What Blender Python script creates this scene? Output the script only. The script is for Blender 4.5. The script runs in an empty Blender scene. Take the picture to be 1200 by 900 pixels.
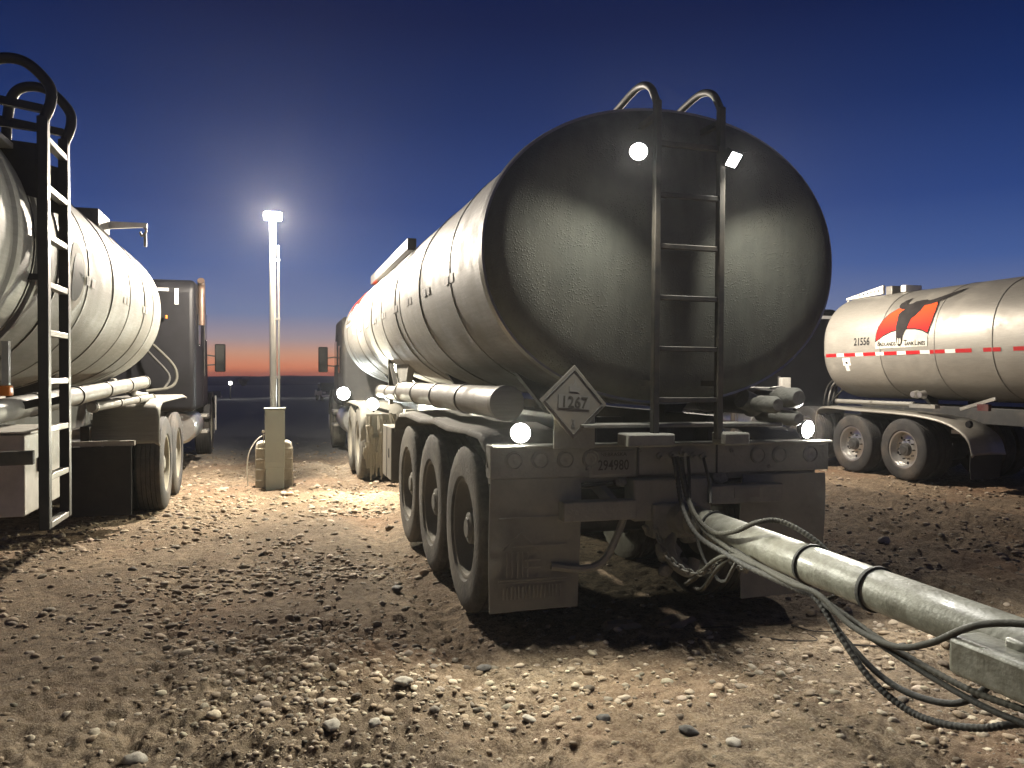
import bpy, bmesh, math, random
import numpy as np
from mathutils import Vector, Matrix, noise as mnoise
R = math.radians; PI = math.pi
random.seed(7); rng = np.random.default_rng(7)
scene = bpy.context.scene; COL = scene.collection

# ------------------------------------------------------------------ camera
cam_d = bpy.data.cameras.new('camera'); cam = bpy.data.objects.new('camera', cam_d); COL.objects.link(cam)
cam_d.sensor_width = 36; cam_d.lens = 28.2; cam_d.clip_start = 0.05; cam_d.clip_end = 6000
cam.location = (0, 0, 1.49); cam.rotation_euler = (R(90 - 0.55), 0, R(-16.48))
scene.camera = cam
# ------------------------------------------------------------------ dusk sky
def lin(*c):
    return tuple((v / 12.92 if v <= .04045 else ((v + .055) / 1.055) ** 2.4) for v in [x / 255 for x in c]) + (1,)
world = bpy.data.worlds.new('World'); scene.world = world; world.use_nodes = True
wn = world.node_tree.nodes; wl = world.node_tree.links; wn.clear()
w_out = wn.new('ShaderNodeOutputWorld'); w_bg = wn.new('ShaderNodeBackground'); w_tc = wn.new('ShaderNodeTexCoord')
w_sep = wn.new('ShaderNodeSeparateXYZ'); w_ramp = wn.new('ShaderNodeValToRGB')
w_mul = wn.new('ShaderNodeMath'); w_mul.operation = 'MULTIPLY'; w_mul.inputs[1].default_value = 1.0
wl.new(w_tc.outputs['Generated'], w_sep.inputs[0]); wl.new(w_sep.outputs['Z'], w_mul.inputs[0]); wl.new(w_mul.outputs[0], w_ramp.inputs[0])
SKY = [(0.0, lin(204, 108, 72)), (0.012, lin(216, 132, 96)), (0.028, lin(196, 144, 120)), (0.045, lin(154, 138, 144)), (0.075, lin(106, 118, 154)),
       (0.13, lin(66, 90, 146)), (0.20, lin(42, 66, 124)), (0.30, lin(22, 44, 96)), (0.40, lin(10, 26, 70)), (0.55, lin(8, 18, 54)), (0.9, lin(6, 12, 38))]
cr = w_ramp.color_ramp
for i, (p, c) in enumerate(SKY):
    e = cr.elements[i] if i < 2 else cr.elements.new(p)
    e.position = p; e.color = c
wl.new(w_ramp.outputs[0], w_bg.inputs['Color']); w_bg.inputs['Strength'].default_value = .84
wl.new(w_bg.outputs[0], w_out.inputs['Surface'])
scene.view_settings.view_transform = 'Standard'; scene.view_settings.look = 'None'
scene.view_settings.exposure = .30; scene.view_settings.gamma = 1
LIGHT = dict(pole=2300, ladder=180, bumper=150, fender=380, cabback=110)

# ------------------------------------------------------------------ materials
MATS = {}
def nt(m): return m.node_tree.nodes, m.node_tree.links
def mat(name, col, rough=.6, metal=0., dust=None, dust_amt=0., scale=6., bump=0., bump_scale=60., detail=6, coat=0., spread=.25, streak=None, col2=None, vary=0.):
    """principled material: base colour broken by noise, optional dust layer of its own colour, fine bump"""
    m = bpy.data.materials.new(name); m.use_nodes = True; n, l = nt(m)
    b = n['Principled BSDF']; tc = n.new('ShaderNodeTexCoord')
    b.inputs['Roughness'].default_value = rough; b.inputs['Metallic'].default_value = metal
    b.inputs['Coat Weight'].default_value = coat
    no = n.new('ShaderNodeTexNoise'); no.inputs['Scale'].default_value = scale; no.inputs['Detail'].default_value = detail; no.inputs['Roughness'].default_value = .65
    src = tc.outputs['Object']
    if streak:
        mp = n.new('ShaderNodeMapping'); mp.inputs['Scale'].default_value = streak; l.new(src, mp.inputs[0]); l.new(mp.outputs[0], no.inputs['Vector'])
    else:
        l.new(src, no.inputs['Vector'])
    mx = n.new('ShaderNodeMix'); mx.data_type = 'RGBA'
    c2 = col2 or tuple(max(0, v * (1 - spread)) for v in col)
    mx.inputs[6].default_value = (*c2, 1); mx.inputs[7].default_value = (*col, 1)
    mr = n.new('ShaderNodeMapRange'); mr.inputs[1].default_value = .35; mr.inputs[2].default_value = .65
    l.new(no.outputs[0], mr.inputs[0]); l.new(mr.outputs[0], mx.inputs[0]); out = mx.outputs[2]
    if vary:
        oi = n.new('ShaderNodeObjectInfo'); v1 = n.new('ShaderNodeMapRange'); v1.inputs[3].default_value = 1 - vary; v1.inputs[4].default_value = 1 + vary * .4
        l.new(oi.outputs['Random'], v1.inputs[0]); hs = n.new('ShaderNodeHueSaturation'); l.new(v1.outputs[0], hs.inputs['Value']); l.new(out, hs.inputs['Color']); out = hs.outputs[0]
    if dust_amt > 0:
        n2 = n.new('ShaderNodeTexNoise'); n2.inputs['Scale'].default_value = 2.3; n2.inputs['Detail'].default_value = 8; n2.inputs['Roughness'].default_value = .7
        l.new(src, n2.inputs['Vector'])
        m2 = n.new('ShaderNodeMapRange'); m2.inputs[1].default_value = .62 - dust_amt * .4; m2.inputs[2].default_value = .85 - dust_amt * .3
        m2.inputs[4].default_value = min(1, .3 + dust_amt)
        l.new(n2.outputs[0], m2.inputs[0])
        mx2 = n.new('ShaderNodeMix'); mx2.data_type = 'RGBA'; mx2.inputs[7].default_value = (*dust, 1)
        l.new(m2.outputs[0], mx2.inputs[0]); l.new(out, mx2.inputs[6]); out = mx2.outputs[2]
        if metal > 0:
            m3 = n.new('ShaderNodeMapRange'); m3.inputs[3].default_value = metal; m3.inputs[4].default_value = 0; l.new(m2.outputs[0], m3.inputs[0]); l.new(m3.outputs[0], b.inputs['Metallic'])
        m4 = n.new('ShaderNodeMapRange'); m4.inputs[3].default_value = rough; m4.inputs[4].default_value = .9; l.new(m2.outputs[0], m4.inputs[0]); l.new(m4.outputs[0], b.inputs['Roughness'])
    l.new(out, b.inputs['Base Color'])
    if bump > 0:
        nb = n.new('ShaderNodeTexNoise'); nb.inputs['Scale'].default_value = bump_scale; nb.inputs['Detail'].default_value = 4; l.new(src, nb.inputs['Vector'])
        bp = n.new('ShaderNodeBump'); bp.inputs['Strength'].default_value = bump; bp.inputs['Distance'].default_value = .01
        l.new(nb.outputs[0], bp.inputs['Height']); l.new(bp.outputs[0], b.inputs['Normal'])
    MATS[name] = m; return m
def emis(name, col, s):
    m = bpy.data.materials.new(name); m.use_nodes = True; n, l = nt(m); b = n['Principled BSDF']
    b.inputs['Base Color'].default_value = (*col, 1); b.inputs['Emission Color'].default_value = (*col, 1); b.inputs['Emission Strength'].default_value = s
    m.cycles.emission_sampling = 'NONE'; MATS[name] = m; return m
MUD = (.19, .16, .115)
M_alu = mat('dusty_aluminium', (.27, .262, .24), .56, .28, dust=(.21, .20, .17), dust_amt=.5, scale=5, streak=(1, 1, 14), bump=.12, bump_scale=120, spread=.22, vary=.34)
M_alub = mat('brushed_aluminium', (.27, .255, .225), .46, .45, dust=(.21, .195, .165), dust_amt=.3, scale=7, streak=(1, 1, 10), bump=.08, bump_scale=140, spread=.14, vary=.12)
M_seam = mat('seam_metal', (.22, .21, .19), .5, .6, scale=20)
M_lip = mat('rim_lip_metal', (.42, .41, .37), .45, .6, dust=MUD, dust_amt=.25)
M_mudmetal = mat('mud_coated_steel', (.18, .178, .155), .75, .1, dust=(.23, .22, .185), dust_amt=.6, bump=.5, bump_scale=45, spread=.35)
M_frame = mat('dark_frame_steel', (.045, .045, .045), .6, .2, dust=(.13, .11, .085), dust_amt=.35, bump=.3)
M_black = mat('black_paint', (.008, .008, .010), .5, 0, bump=.04, spread=.5, scale=3); M_black.node_tree.nodes['Principled BSDF'].inputs['Specular IOR Level'].default_value = .22
M_rubber = mat('tyre_rubber', (.028, .027, .027), .8, 0, dust=(.12, .10, .08), dust_amt=.4, bump=.5, bump_scale=50)
M_rubberm = mat('muddy_tyre_rubber', (.06, .058, .052), .85, 0, dust=(.165, .155, .125), dust_amt=.7, bump=.6, bump_scale=35)
M_flap = mat('mud_flap_rubber', (.14, .138, .12), .8, 0, dust=(.19, .185, .155), dust_amt=.8, bump=.3, bump_scale=30)
M_flapb = mat('black_flap_rubber', (.015, .016, .018), .7, 0, dust=(.05, .045, .04), dust_amt=.3)
M_rim = mat('muddy_wheel_rim', (.22, .21, .175), .7, .2, dust=(.2, .185, .145), dust_amt=.8, bump=.4)
M_rimp = mat('polished_wheel_rim', (.60, .59, .57), .3, .85, dust=(.16, .15, .13), dust_amt=.15)
M_white = mat('white_painted_metal', (.74, .72, .66), .5, 0, dust=(.5, .45, .37), dust_amt=.2)
M_pipe = mat('pale_painted_pipe', (.25, .25, .21), .42, 0, dust=(.13, .12, .085), dust_amt=.42, scale=13, col2=(.12, .115, .09), bump=.25, bump_scale=60, coat=.1)
M_hose = mat('dusty_hose', (.03, .029, .026), .75, 0, dust=(.12, .11, .085), dust_amt=.35, bump=.4, bump_scale=80)
M_hose2 = mat('grey_coil_hose', (.05, .048, .038), .8, 0, dust=(.09, .083, .062), dust_amt=.45, bump=.3, bump_scale=70)
M_rail = mat('ladder_steel', (.05, .05, .047), .5, .3, dust=(.12, .105, .08), dust_amt=.2)
M_rail2 = mat('ladder_aluminium', (.40, .39, .36), .4, .5, dust=(.3, .27, .21), dust_amt=.3)
M_rail3 = mat('dusty_ladder_steel', (.06, .058, .05), .55, .2, dust=MUD, dust_amt=.4)
M_red = mat('red_reflective', (.36, .010, .014), .35, 0, scale=300, spread=.1)
M_whiter = mat('white_reflective', (.58, .57, .54), .4, 0, scale=300, spread=.06)
M_amber = mat('amber_lens', (.55, .16, .02), .3)
M_maroon = mat('maroon_paint', (.10, .012, .015), .4, 0, dust=(.14, .1, .08), dust_amt=.3)
M_cabinet = mat('grey_green_cabinet', (.33, .36, .33), .5, .0, dust=(.32, .31, .27), dust_amt=.12, scale=3, spread=.1)
M_conc = mat('pale_concrete', (.42, .40, .33), .9, 0, dust=(.33, .28, .2), dust_amt=.3, bump=.6, bump_scale=40)
M_pole = mat('galvanised_pole', (.42, .41, .38), .35, .7, scale=8, streak=(1, 1, .3), spread=.25)
M_stk = mat('dark_brown_steel', (.16, .11, .085), .4, .6)  # even dark brown tone for the exhaust stack
M_glass = mat('dark_glass', (.02, .022, .025), .08, 0)
M_stoneL = mat('pale_stone', (.36, .32, .26), .8, 0, bump=.4, bump_scale=60, scale=14, spread=.35)
M_stoneD = mat('dark_stone', (.10, .09, .08), .75, 0, bump=.5, bump_scale=50, scale=14, spread=.4)
M_ink = mat('dark_ink', (.02, .02, .022), .6)
M_inkg = mat('faded_ink', (.06, .055, .045), .7)
for q in (M_ink, M_inkg): q.node_tree.nodes['Principled BSDF'].inputs['Specular IOR Level'].default_value = .05
M_logow = mat('logo_cream_white', (.48, .46, .40), .8)
M_skull = mat('logo_skull_grey', (.03, .027, .027), .75, spread=.4, scale=5)
M_skull.node_tree.nodes['Principled BSDF'].inputs['Specular IOR Level'].default_value = .05
M_placard = mat('dusty_veiled_placard', (.125, .12, .102), .7, 0, dust=MUD, dust_amt=.6)  # dusty, with contrast also lowered in the colours for veiling lens flare
M_placard2 = mat('placard_veiled_print', (.155, .148, .128), .7, dust=(.15, .14, .118), dust_amt=.45)  # print tone held close to the placard, flare veil put into the colour
M_twig = mat('twig_bark', (.045, .035, .028), .9)
M_far = mat('distant_brush', (.09, .10, .105), .95, scale=.05, spread=.4)
M_fartruck = mat('distant_truck_paint', (.10, .12, .13), .4, .2)
L_white = emis('lamp_glow_white', (1, .98, .92), 40)
L_warm = emis('lamp_glow_warm', (1, .93, .82), 40)
L_dim = emis('far_lamp_glow', (1, .97, .9), 6)
def logo_sun():
    m = bpy.data.materials.new('logo_sunset_print'); m.use_nodes = True; n, l = nt(m); b = n['Principled BSDF']; b.inputs['Roughness'].default_value = .8; b.inputs['Specular IOR Level'].default_value = .15
    tc = n.new('ShaderNodeTexCoord'); s = n.new('ShaderNodeSeparateXYZ'); cr = n.new('ShaderNodeValToRGB')
    l.new(tc.outputs['Generated'], s.inputs[0]); l.new(s.outputs['Z'], cr.inputs[0]); l.new(cr.outputs[0], b.inputs['Base Color'])
    cr.color_ramp.elements[0].position = .25; cr.color_ramp.elements[0].color = (.42, .012, .012, 1)
    cr.color_ramp.elements[1].position = 1.0; cr.color_ramp.elements[1].color = (.55, .075, .015, 1); return m
M_sun = logo_sun()
def head_material():
    """mud-splashed rear head: olive grey film with raised splatter"""
    m = mat('mud_splashed_head', (.15, .155, .13), .95, .0, dust=(.18, .178, .145), dust_amt=.5, scale=3, spread=.22, streak=(4, 4, .8))
    n, l = nt(m); b = n['Principled BSDF']; tc = n['Texture Coordinate']; b.inputs['Specular IOR Level'].default_value = .15
    v = n.new('ShaderNodeTexVoronoi'); v.inputs['Scale'].default_value = 80; v.feature = 'F1'; l.new(tc.outputs['Object'], v.inputs['Vector'])
    inv = n.new('ShaderNodeMapRange'); inv.inputs[1].default_value = .12; inv.inputs[2].default_value = .42; inv.inputs[3].default_value = 1; inv.inputs[4].default_value = 0; l.new(v.outputs['Distance'], inv.inputs[0])
    no = n.new('ShaderNodeTexNoise'); no.inputs['Scale'].default_value = 5.5; no.inputs['Detail'].default_value = 6; l.new(tc.outputs['Object'], no.inputs['Vector'])
    mk = n.new('ShaderNodeMapRange'); mk.inputs[1].default_value = .40; mk.inputs[2].default_value = .72; l.new(no.outputs[0], mk.inputs[0])
    mu = n.new('ShaderNodeMath'); mu.operation = 'MULTIPLY'; l.new(inv.outputs[0], mu.inputs[0]); l.new(mk.outputs[0], mu.inputs[1])
    n3 = n.new('ShaderNodeTexNoise'); n3.inputs['Scale'].default_value = 90; n3.inputs['Detail'].default_value = 5; l.new(tc.outputs['Object'], n3.inputs['Vector'])
    ad = n.new('ShaderNodeMath'); ad.operation = 'MULTIPLY_ADD'; ad.inputs[1].default_value = .22; l.new(n3.outputs[0], ad.inputs[0]); l.new(mu.outputs[0], ad.inputs[2])
    bp = n.new('ShaderNodeBump'); bp.inputs['Strength'].default_value = .8; bp.inputs['Distance'].default_value = .006
    l.new(ad.outputs[0], bp.inputs['Height']); l.new(bp.outputs[0], b.inputs['Normal']); return m
M_head = head_material()

# ------------------------------------------------------------------ mesh helpers
class MB:
    def __init__(s): s.v = []; s.f = []
    def add(s, vs, fs):
        o = len(s.v); s.v += [tuple(p) for p in vs]; s.f += [tuple(i + o for i in f) for f in fs]; return s
    def box(s, c, d, rot=None):
        x, y, z = d[0] / 2, d[1] / 2, d[2] / 2
        p = [Vector((sx * x, sy * y, sz * z)) for sz in (-1, 1) for sy in (-1, 1) for sx in (-1, 1)]
        if rot: M = Matrix.Rotation(rot[0], 3, 'X'); M = Matrix.Rotation(rot[2], 3, 'Z') @ Matrix.Rotation(rot[1], 3, 'Y') @ M; p = [M @ q for q in p]
        c = Vector(c)
        return s.add([q + c for q in p], [(0, 2, 3, 1), (4, 5, 7, 6), (0, 1, 5, 4), (2, 6, 7, 3), (0, 4, 6, 2), (1, 3, 7, 5)])
    def bar(s, a, b, w, h, up=(0, 0, 1)):
        a = Vector(a); b = Vector(b); d = (b - a).normalized(); u = Vector(up)
        sd = d.cross(u)
        if sd.length < 1e-4: sd = d.cross(Vector((1, 0, 0)))
        sd.normalize(); u = sd.cross(d)
        p = [q + sd * i * w / 2 + u * j * h / 2 for q in (a, b) for i, j in ((-1, -1), (1, -1), (1, 1), (-1, 1))]
        return s.add(p, [(0, 1, 2, 3), (7, 6, 5, 4), (0, 4, 5, 1), (1, 5, 6, 2), (2, 6, 7, 3), (3, 7, 4, 0)])
    def tube(s, pts, r, n=10, cap=True, rf=None):
        pts = [Vector(p) for p in pts]; m = len(pts); o = []; N = None
        for i, p in enumerate(pts):
            t = (pts[min(i + 1, m - 1)] - pts[max(i - 1, 0)]).normalized()
            if N is None:
                N = t.cross(Vector((0, 0, 1)));  N = N if N.length > .05 else t.cross(Vector((1, 0, 0)))
            N = (N - t * N.dot(t)).normalized(); B = t.cross(N)
            rr = rf(i / (m - 1), i) if rf else r
            o += [p + (N * math.cos(2 * PI * k / n) + B * math.sin(2 * PI * k / n)) * rr for k in range(n)]
        f = [(i * n + k, i * n + (k + 1) % n, (i + 1) * n + (k + 1) % n, (i + 1) * n + k) for i in range(m - 1) for k in range(n)]
        if cap: f += [tuple(reversed(range(n))), tuple((m - 1) * n + k for k in range(n))]
        return s.add(o, f)
    def lathe(s, prof, c=(0, 0, 0), axis='X', n=32, rf=None, cap=False):
        """prof: list of (along, radius)"""
        o = []
        for j, (a, r) in enumerate(prof):
            for k in range(n):
                t = 2 * PI * k / n; rr = r * (rf(j, k) if rf else 1)
                u, w = rr * math.cos(t), rr * math.sin(t)
                q = (a, u, w) if axis == 'X' else ((u, a, w) if axis == 'Y' else (u, w, a))
                o.append((q[0] + c[0], q[1] + c[1], q[2] + c[2]))
        m = len(prof)
        f = [(i * n + k, (i + 1) * n + k, (i + 1) * n + (k + 1) % n, i * n + (k + 1) % n) for i in range(m - 1) for k in range(n)]
        if cap: f += [tuple(range(n)), tuple(reversed([(m - 1) * n + k for k in range(n)]))]
        return s.add(o, f)
    def prism(s, poly, a, b, plane='YZ'):
        """extrude 2D poly along the missing axis from a to b"""
        def P(u, v, w): return (w, u, v) if plane == 'YZ' else ((u, w, v) if plane == 'XZ' else (u, v, w))
        n = len(poly); o = [P(u, v, a) for u, v in poly] + [P(u, v, b) for u, v in poly]
        return s.add(o, [tuple(range(n)), tuple(reversed(range(n, 2 * n)))] + [(i, i + n, (i + 1) % n + n, (i + 1) % n) for i in range(n)])
    def build(s, name, m, parent=None, bevel=0, smooth=40, loc=None, seg=2):
        me = bpy.data.meshes.new(name); me.from_pydata(s.v, [], s.f)
        bm = bmesh.new(); bm.from_mesh(me); bmesh.ops.recalc_face_normals(bm, faces=bm.faces); bm.to_mesh(me); bm.free()
        me.materials.append(m)
        if smooth: me.polygons.foreach_set('use_smooth', [True] * len(me.polygons)); me.set_sharp_from_angle(angle=R(smooth))
        o = bpy.data.objects.new(name, me); COL.objects.link(o)
        if parent: o.parent = parent
        if loc: o.location = loc
        if bevel:
            b = o.modifiers.new('bevel', 'BEVEL'); b.width = bevel; b.segments = seg; b.limit_method = 'ANGLE'; b.angle_limit = R(35)
        return o
def tag(o, label=None, cat=None, group=None, kind=None):
    if label: o['label'] = label
    if cat: o['category'] = cat
    if group: o['group'] = group
    if kind: o['kind'] = kind
    return o
def empty(name, loc, label, cat, group=None, rot=(0, 0, 0)):
    o = bpy.data.objects.new(name, None); COL.objects.link(o); o.location = loc; o.rotation_euler = rot; o.empty_display_size = .3
    return tag(o, label, cat, group)
def share(o, name, parent, loc):
    c = bpy.data.objects.new(name, o.data); COL.objects.link(c); c.parent = parent; c.location = loc
    for m in o.modifiers:
        if m.type == 'BEVEL':
            b = c.modifiers.new('bevel', 'BEVEL'); b.width = m.width; b.segments = m.segments; b.limit_method = 'ANGLE'; b.angle_limit = m.angle_limit
    return c
def smoothpath(pts, k=8):
    """Catmull-Rom"""
    P = [Vector(p) for p in pts]; P = [P[0] * 2 - P[1]] + P + [P[-1] * 2 - P[-2]]; out = []
    for i in range(1, len(P) - 2):
        a, b, c, d = P[i - 1:i + 3]
        for j in range(k):
            t = j / k
            out.append(.5 * ((2 * b) + (c - a) * t + (2 * a - 5 * b + 4 * c - d) * t * t + (3 * b - a - 3 * c + d) * t ** 3))
    out.append(P[-2]); return out
def lamp(name, loc, energy, parent, kind='SPOT', aim=(0, -1, -.5), size=150, blend=.35, radius=.03, col=(1, .95, .86)):
    d = bpy.data.lights.new(name, kind); d.energy = energy; d.color = col; d.shadow_soft_size = radius
    if kind == 'SPOT': d.spot_size = R(size); d.spot_blend = blend
    o = bpy.data.objects.new(name, d); COL.objects.link(o); o.parent = parent; o.location = loc
    o.rotation_euler = Vector(aim).to_track_quat('-Z', 'Y').to_euler(); return o
# text and decals wrapped on an elliptical tank ------------------------------------------------
def text_polys(txt, size, font=None, bold=0.0, sx=1.0):
    cu = bpy.data.curves.new('lettering', 'FONT'); cu.body = txt; cu.size = size; cu.align_x = 'CENTER'; cu.offset = bold; cu.resolution_u = 3
    o = bpy.data.objects.new('lettering', cu); COL.objects.link(o); bpy.context.view_layer.update()
    me = bpy.data.meshes.new_from_object(o.evaluated_get(bpy.context.evaluated_depsgraph_get()))
    vs = [(v.co.x * sx, v.co.y) for v in me.vertices]; fs = [tuple(p.vertices) for p in me.polygons]
    bpy.data.objects.remove(o); bpy.data.curves.remove(cu); bpy.data.meshes.remove(me); return vs, fs
def flat_text(name, txt, size, m, parent, loc, sx=1.0, bold=0., rot=0., thick=.0015):
    """lettering facing -Y"""
    vs, fs = text_polys(txt, size, bold=bold, sx=sx); c, s_ = math.cos(rot), math.sin(rot)
    mb = MB(); mb.add([(x * c - y * s_, 0, x * s_ + y * c) for x, y in vs], fs)
    o = mb.build(name, m, parent, smooth=0, loc=loc)
    sd = o.modifiers.new('solid', 'SOLIDIFY'); sd.thickness = thick; sd.offset = 0
    return o
TA, TB, TN = 1.12, .848, 2.12
def se(th, a=None, b=None, n=None):
    a = a or TA; b = b or TB; n = n or TN
    c, s_ = math.cos(th), math.sin(th)
    return a * math.copysign(abs(c) ** (2 / n), c), b * math.copysign(abs(s_) ** (2 / n), s_)
_arc = []; _q = se(0); _s = 0
for _i in range(0, 901):
    q = se(_i / 900 * PI / 2); _s += math.hypot(q[0] - _q[0], q[1] - _q[1]); _q = q; _arc.append((_s, _i / 900 * PI / 2))
_as = np.array([a for a, b in _arc]); _at = np.array([b for a, b in _arc])
def set_section(a, b, n):
    global TA, TB, TN, _as, _at
    TA, TB, TN = a, b, n; q0 = se(0); s_ = 0; L = []
    for i in range(901):
        q = se(i / 900 * PI / 2); s_ += math.hypot(q[0] - q0[0], q[1] - q0[1]); q0 = q; L.append((s_, i / 900 * PI / 2))
    _as = np.array([u for u, v in L]); _at = np.array([v for u, v in L])
def arc(s_):
    th = float(np.interp(abs(s_), _as, _at)); x, z = se(th); return x, math.copysign(z, s_)
def decal(name, polys, m, parent, side, y0, zc, off=.004, fill=True, faces=None):
    """polys: outlines [(u, s)]; u runs towards the rear from y0, s is the distance up the tank side"""
    bm = bmesh.new()
    if faces is not None:
        vv = [bm.verts.new((u, s_, 0)) for u, s_ in polys]
        for f in faces:
            try: bm.faces.new([vv[i] for i in f])
            except ValueError: pass
    else:
        for P in polys:
            vv = [bm.verts.new((u, s_, 0)) for u, s_ in P]; bm.faces.new(vv)
        bmesh.ops.triangulate(bm, faces=bm.faces)
    ss = [v.co.y for v in bm.verts]; lo, hi = min(ss), max(ss); k = math.ceil(lo / .04)
    while k * .04 < hi:
        bmesh.ops.bisect_plane(bm, geom=bm.verts[:] + bm.edges[:] + bm.faces[:], plane_co=(0, k * .04, 0), plane_no=(0, 1, 0)); k += 1
    for v in bm.verts:
        x, z = arc(v.co.y); g = Vector((x / TA ** 2, z / TB ** 2)).normalized(); u = v.co.x
        v.co = Vector((side * (x + g.x * off), y0 - u, zc + z + g.y * off))
    me = bpy.data.meshes.new(name); bm.to_mesh(me); bm.free(); me.materials.append(m)
    me.polygons.foreach_set('use_smooth', [True] * len(me.polygons))
    o = bpy.data.objects.new(name, me); COL.objects.link(o); o.parent = parent; return o
def logo(parent, side, y0, zc, k=1.0, s0=.06, ks=1.06 / 345):
    """sunset dome with a longhorn skull over the words"""
    def U(P): return [((x - 165) / 390 * 1.24 * k, s0 + (465 - y) * ks * k) for x, y in P]
    dome = [(170, 415), (172, 370), (182, 325), (202, 280), (235, 238), (280, 205), (330, 180), (390, 165), (450, 158), (500, 160), (535, 168), (552, 200), (559, 250), (556, 310), (538, 382), (500, 362), (450, 350), (390, 347), (330, 350), (280, 358), (225, 380)]
    edge = [(163, 425), (165, 370), (176, 320), (197, 275), (231, 232), (277, 199), (328, 173), (390, 158), (452, 151), (505, 153), (541, 163), (558, 198), (565, 250), (562, 312), (542, 392), (500, 370), (450, 358), (390, 355), (330, 358), (280, 366), (225, 389)]
    whitep = [(165, 425), (225, 389), (280, 366), (330, 356), (390, 353), (450, 356), (500, 368), (541, 390), (536, 465), (165, 468)]
    skull = [(276, 178), (276, 158), (295, 130), (334, 108), (326, 135), (324, 156), (332, 168), (348, 172), (365, 168), (380, 152), (400, 148), (430, 143), (455, 145), (470, 156), (500, 150), (545, 128), (600, 95), (662, 60), (645, 104), (598, 146), (545, 176), (504, 190), (470, 194), (462, 200), (455, 230), (435, 262), (410, 285), (400, 320), (392, 350), (378, 372), (368, 400), (364, 440), (350, 458), (337, 455), (324, 430), (320, 380), (312, 330), (312, 285), (305, 250), (318, 225), (335, 212), (314, 210), (290, 200)]
    nose1 = [(336, 448), (330, 425), (334, 405), (341, 410), (343, 440)]; nose2 = [(347, 442), (347, 410), (355, 404), (359, 425), (354, 446)]
    decal('logo_panel', [U(whitep)], M_logow, parent, side, y0, zc, .004)
    decal('logo_border', [U(edge)], M_ink, parent, side, y0, zc, .006)
    decal('logo_dome', [U(dome)], M_sun, parent, side, y0, zc, .008)
    decal('logo_skull', [U(skull)], M_skull, parent, side, y0, zc, .011)
    decal('logo_skull_nose', [U(nose1), U(nose2)], M_logow, parent, side, y0, zc, .014)
    for w, cx, sz in (('B', 190, 44), ('ADLANDS', 258, 33), ('T', 388, 50), ('ANK', 422, 33), ('L', 462, 50), ('INES', 500, 33)):
        vs, fs = text_polys(w, sz, sx=.80, bold=.7)
        decal('logo_lettering', U([(cx + x, 452 - y - (258 - cx) * .02) for x, y in vs]), M_ink, parent, side, y0, zc, .0075, faces=fs)

# ------------------------------------------------------------------ ground height
def vnoise(x, y, seed):
    xi = np.floor(x).astype(np.int64); yi = np.floor(y).astype(np.int64); fx = x - xi; fy = y - yi
    def h(a, b):
        n = (a * 374761393 + b * 668265263 + seed * 974634777) & 0xffffffff
        n = ((n ^ (n >> 13)) * 1274126177) & 0xffffffff
        return ((n ^ (n >> 16)) & 0xffff) / 65535.0
    ux = fx * fx * (3 - 2 * fx); uy = fy * fy * (3 - 2 * fy)
    return (h(xi, yi) * (1 - ux) + h(xi + 1, yi) * ux) * (1 - uy) + (h(xi, yi + 1) * (1 - ux) + h(xi + 1, yi + 1) * ux) * uy - .5
def sstep(a, b, x):
    t = np.clip((x - a) / (b - a), 0, 1); return t * t * (3 - 2 * t)
def base_z(x, y):
    r = np.hypot(x, y)
    z = -.26 * sstep(5.0, 9.2, x) * (1 - sstep(25, 60, r)) - 1.0 * sstep(18, 75, y)
    z += .13 * np.exp(-((x - 7.7 + .12 * (y - 9)) / .55) ** 2) * sstep(3, 7, y) * (1 - sstep(13, 17, y))
    return z
def ground_z(x, y):
    x = np.asarray(x, float); y = np.asarray(y, float); r = np.hypot(x, y)
    z = base_z(x, y); near = 1 - sstep(16, 26, r)
    a = vnoise(x * .8, y * .8, 1) * .05 + vnoise(x * 2.1, y * 1.7, 2) * .035
    rg = np.clip(.6 + 1.1 * vnoise(x * .45 + 3, y * .3, 9), .3, 1)
    a2 = vnoise(x * 5.5, y * 5, 3) * .026 + vnoise(x * 12, y * 11, 4) * .030 + vnoise(x * 27, y * 25, 5) * .026 + vnoise(x * 55, y * 50, 6) * .017
    ruts = -.02 * np.exp(-((x + .35 - .02 * y) / .22) ** 2) - .02 * np.exp(-((x - .95) / .18) ** 2)
    lane = sstep(3.9, 4.6, x) * (1 - sstep(7.0, 8.2, x)); w = x * 8.5 - .9 * y * .12 + 3.2 * vnoise(x * .7, y * .25, 31)
    lane2 = .02 * np.sin(w) * lane + .012 * np.sin(x * 21 + 2.5 * vnoise(x, y * .6, 33)) * lane
    wl_ = np.exp(-((x + .62) / .17) ** 2) + np.exp(-((x - 1.0) / .15) ** 2)
    lane3 = -.03 * wl_ + .006 * wl_ * np.sign(np.sin(y * 42)) * (np.abs(np.sin(x * 30)) > .35)
    strip = np.exp(-((x - .25) / .55) ** 2)
    return z + (a + a2 * rg * (1.15 + .5 * strip) + ruts + lane2 + lane3) * near
def gz(x, y): return float(ground_z(np.array([x]), np.array([y]))[0])

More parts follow.
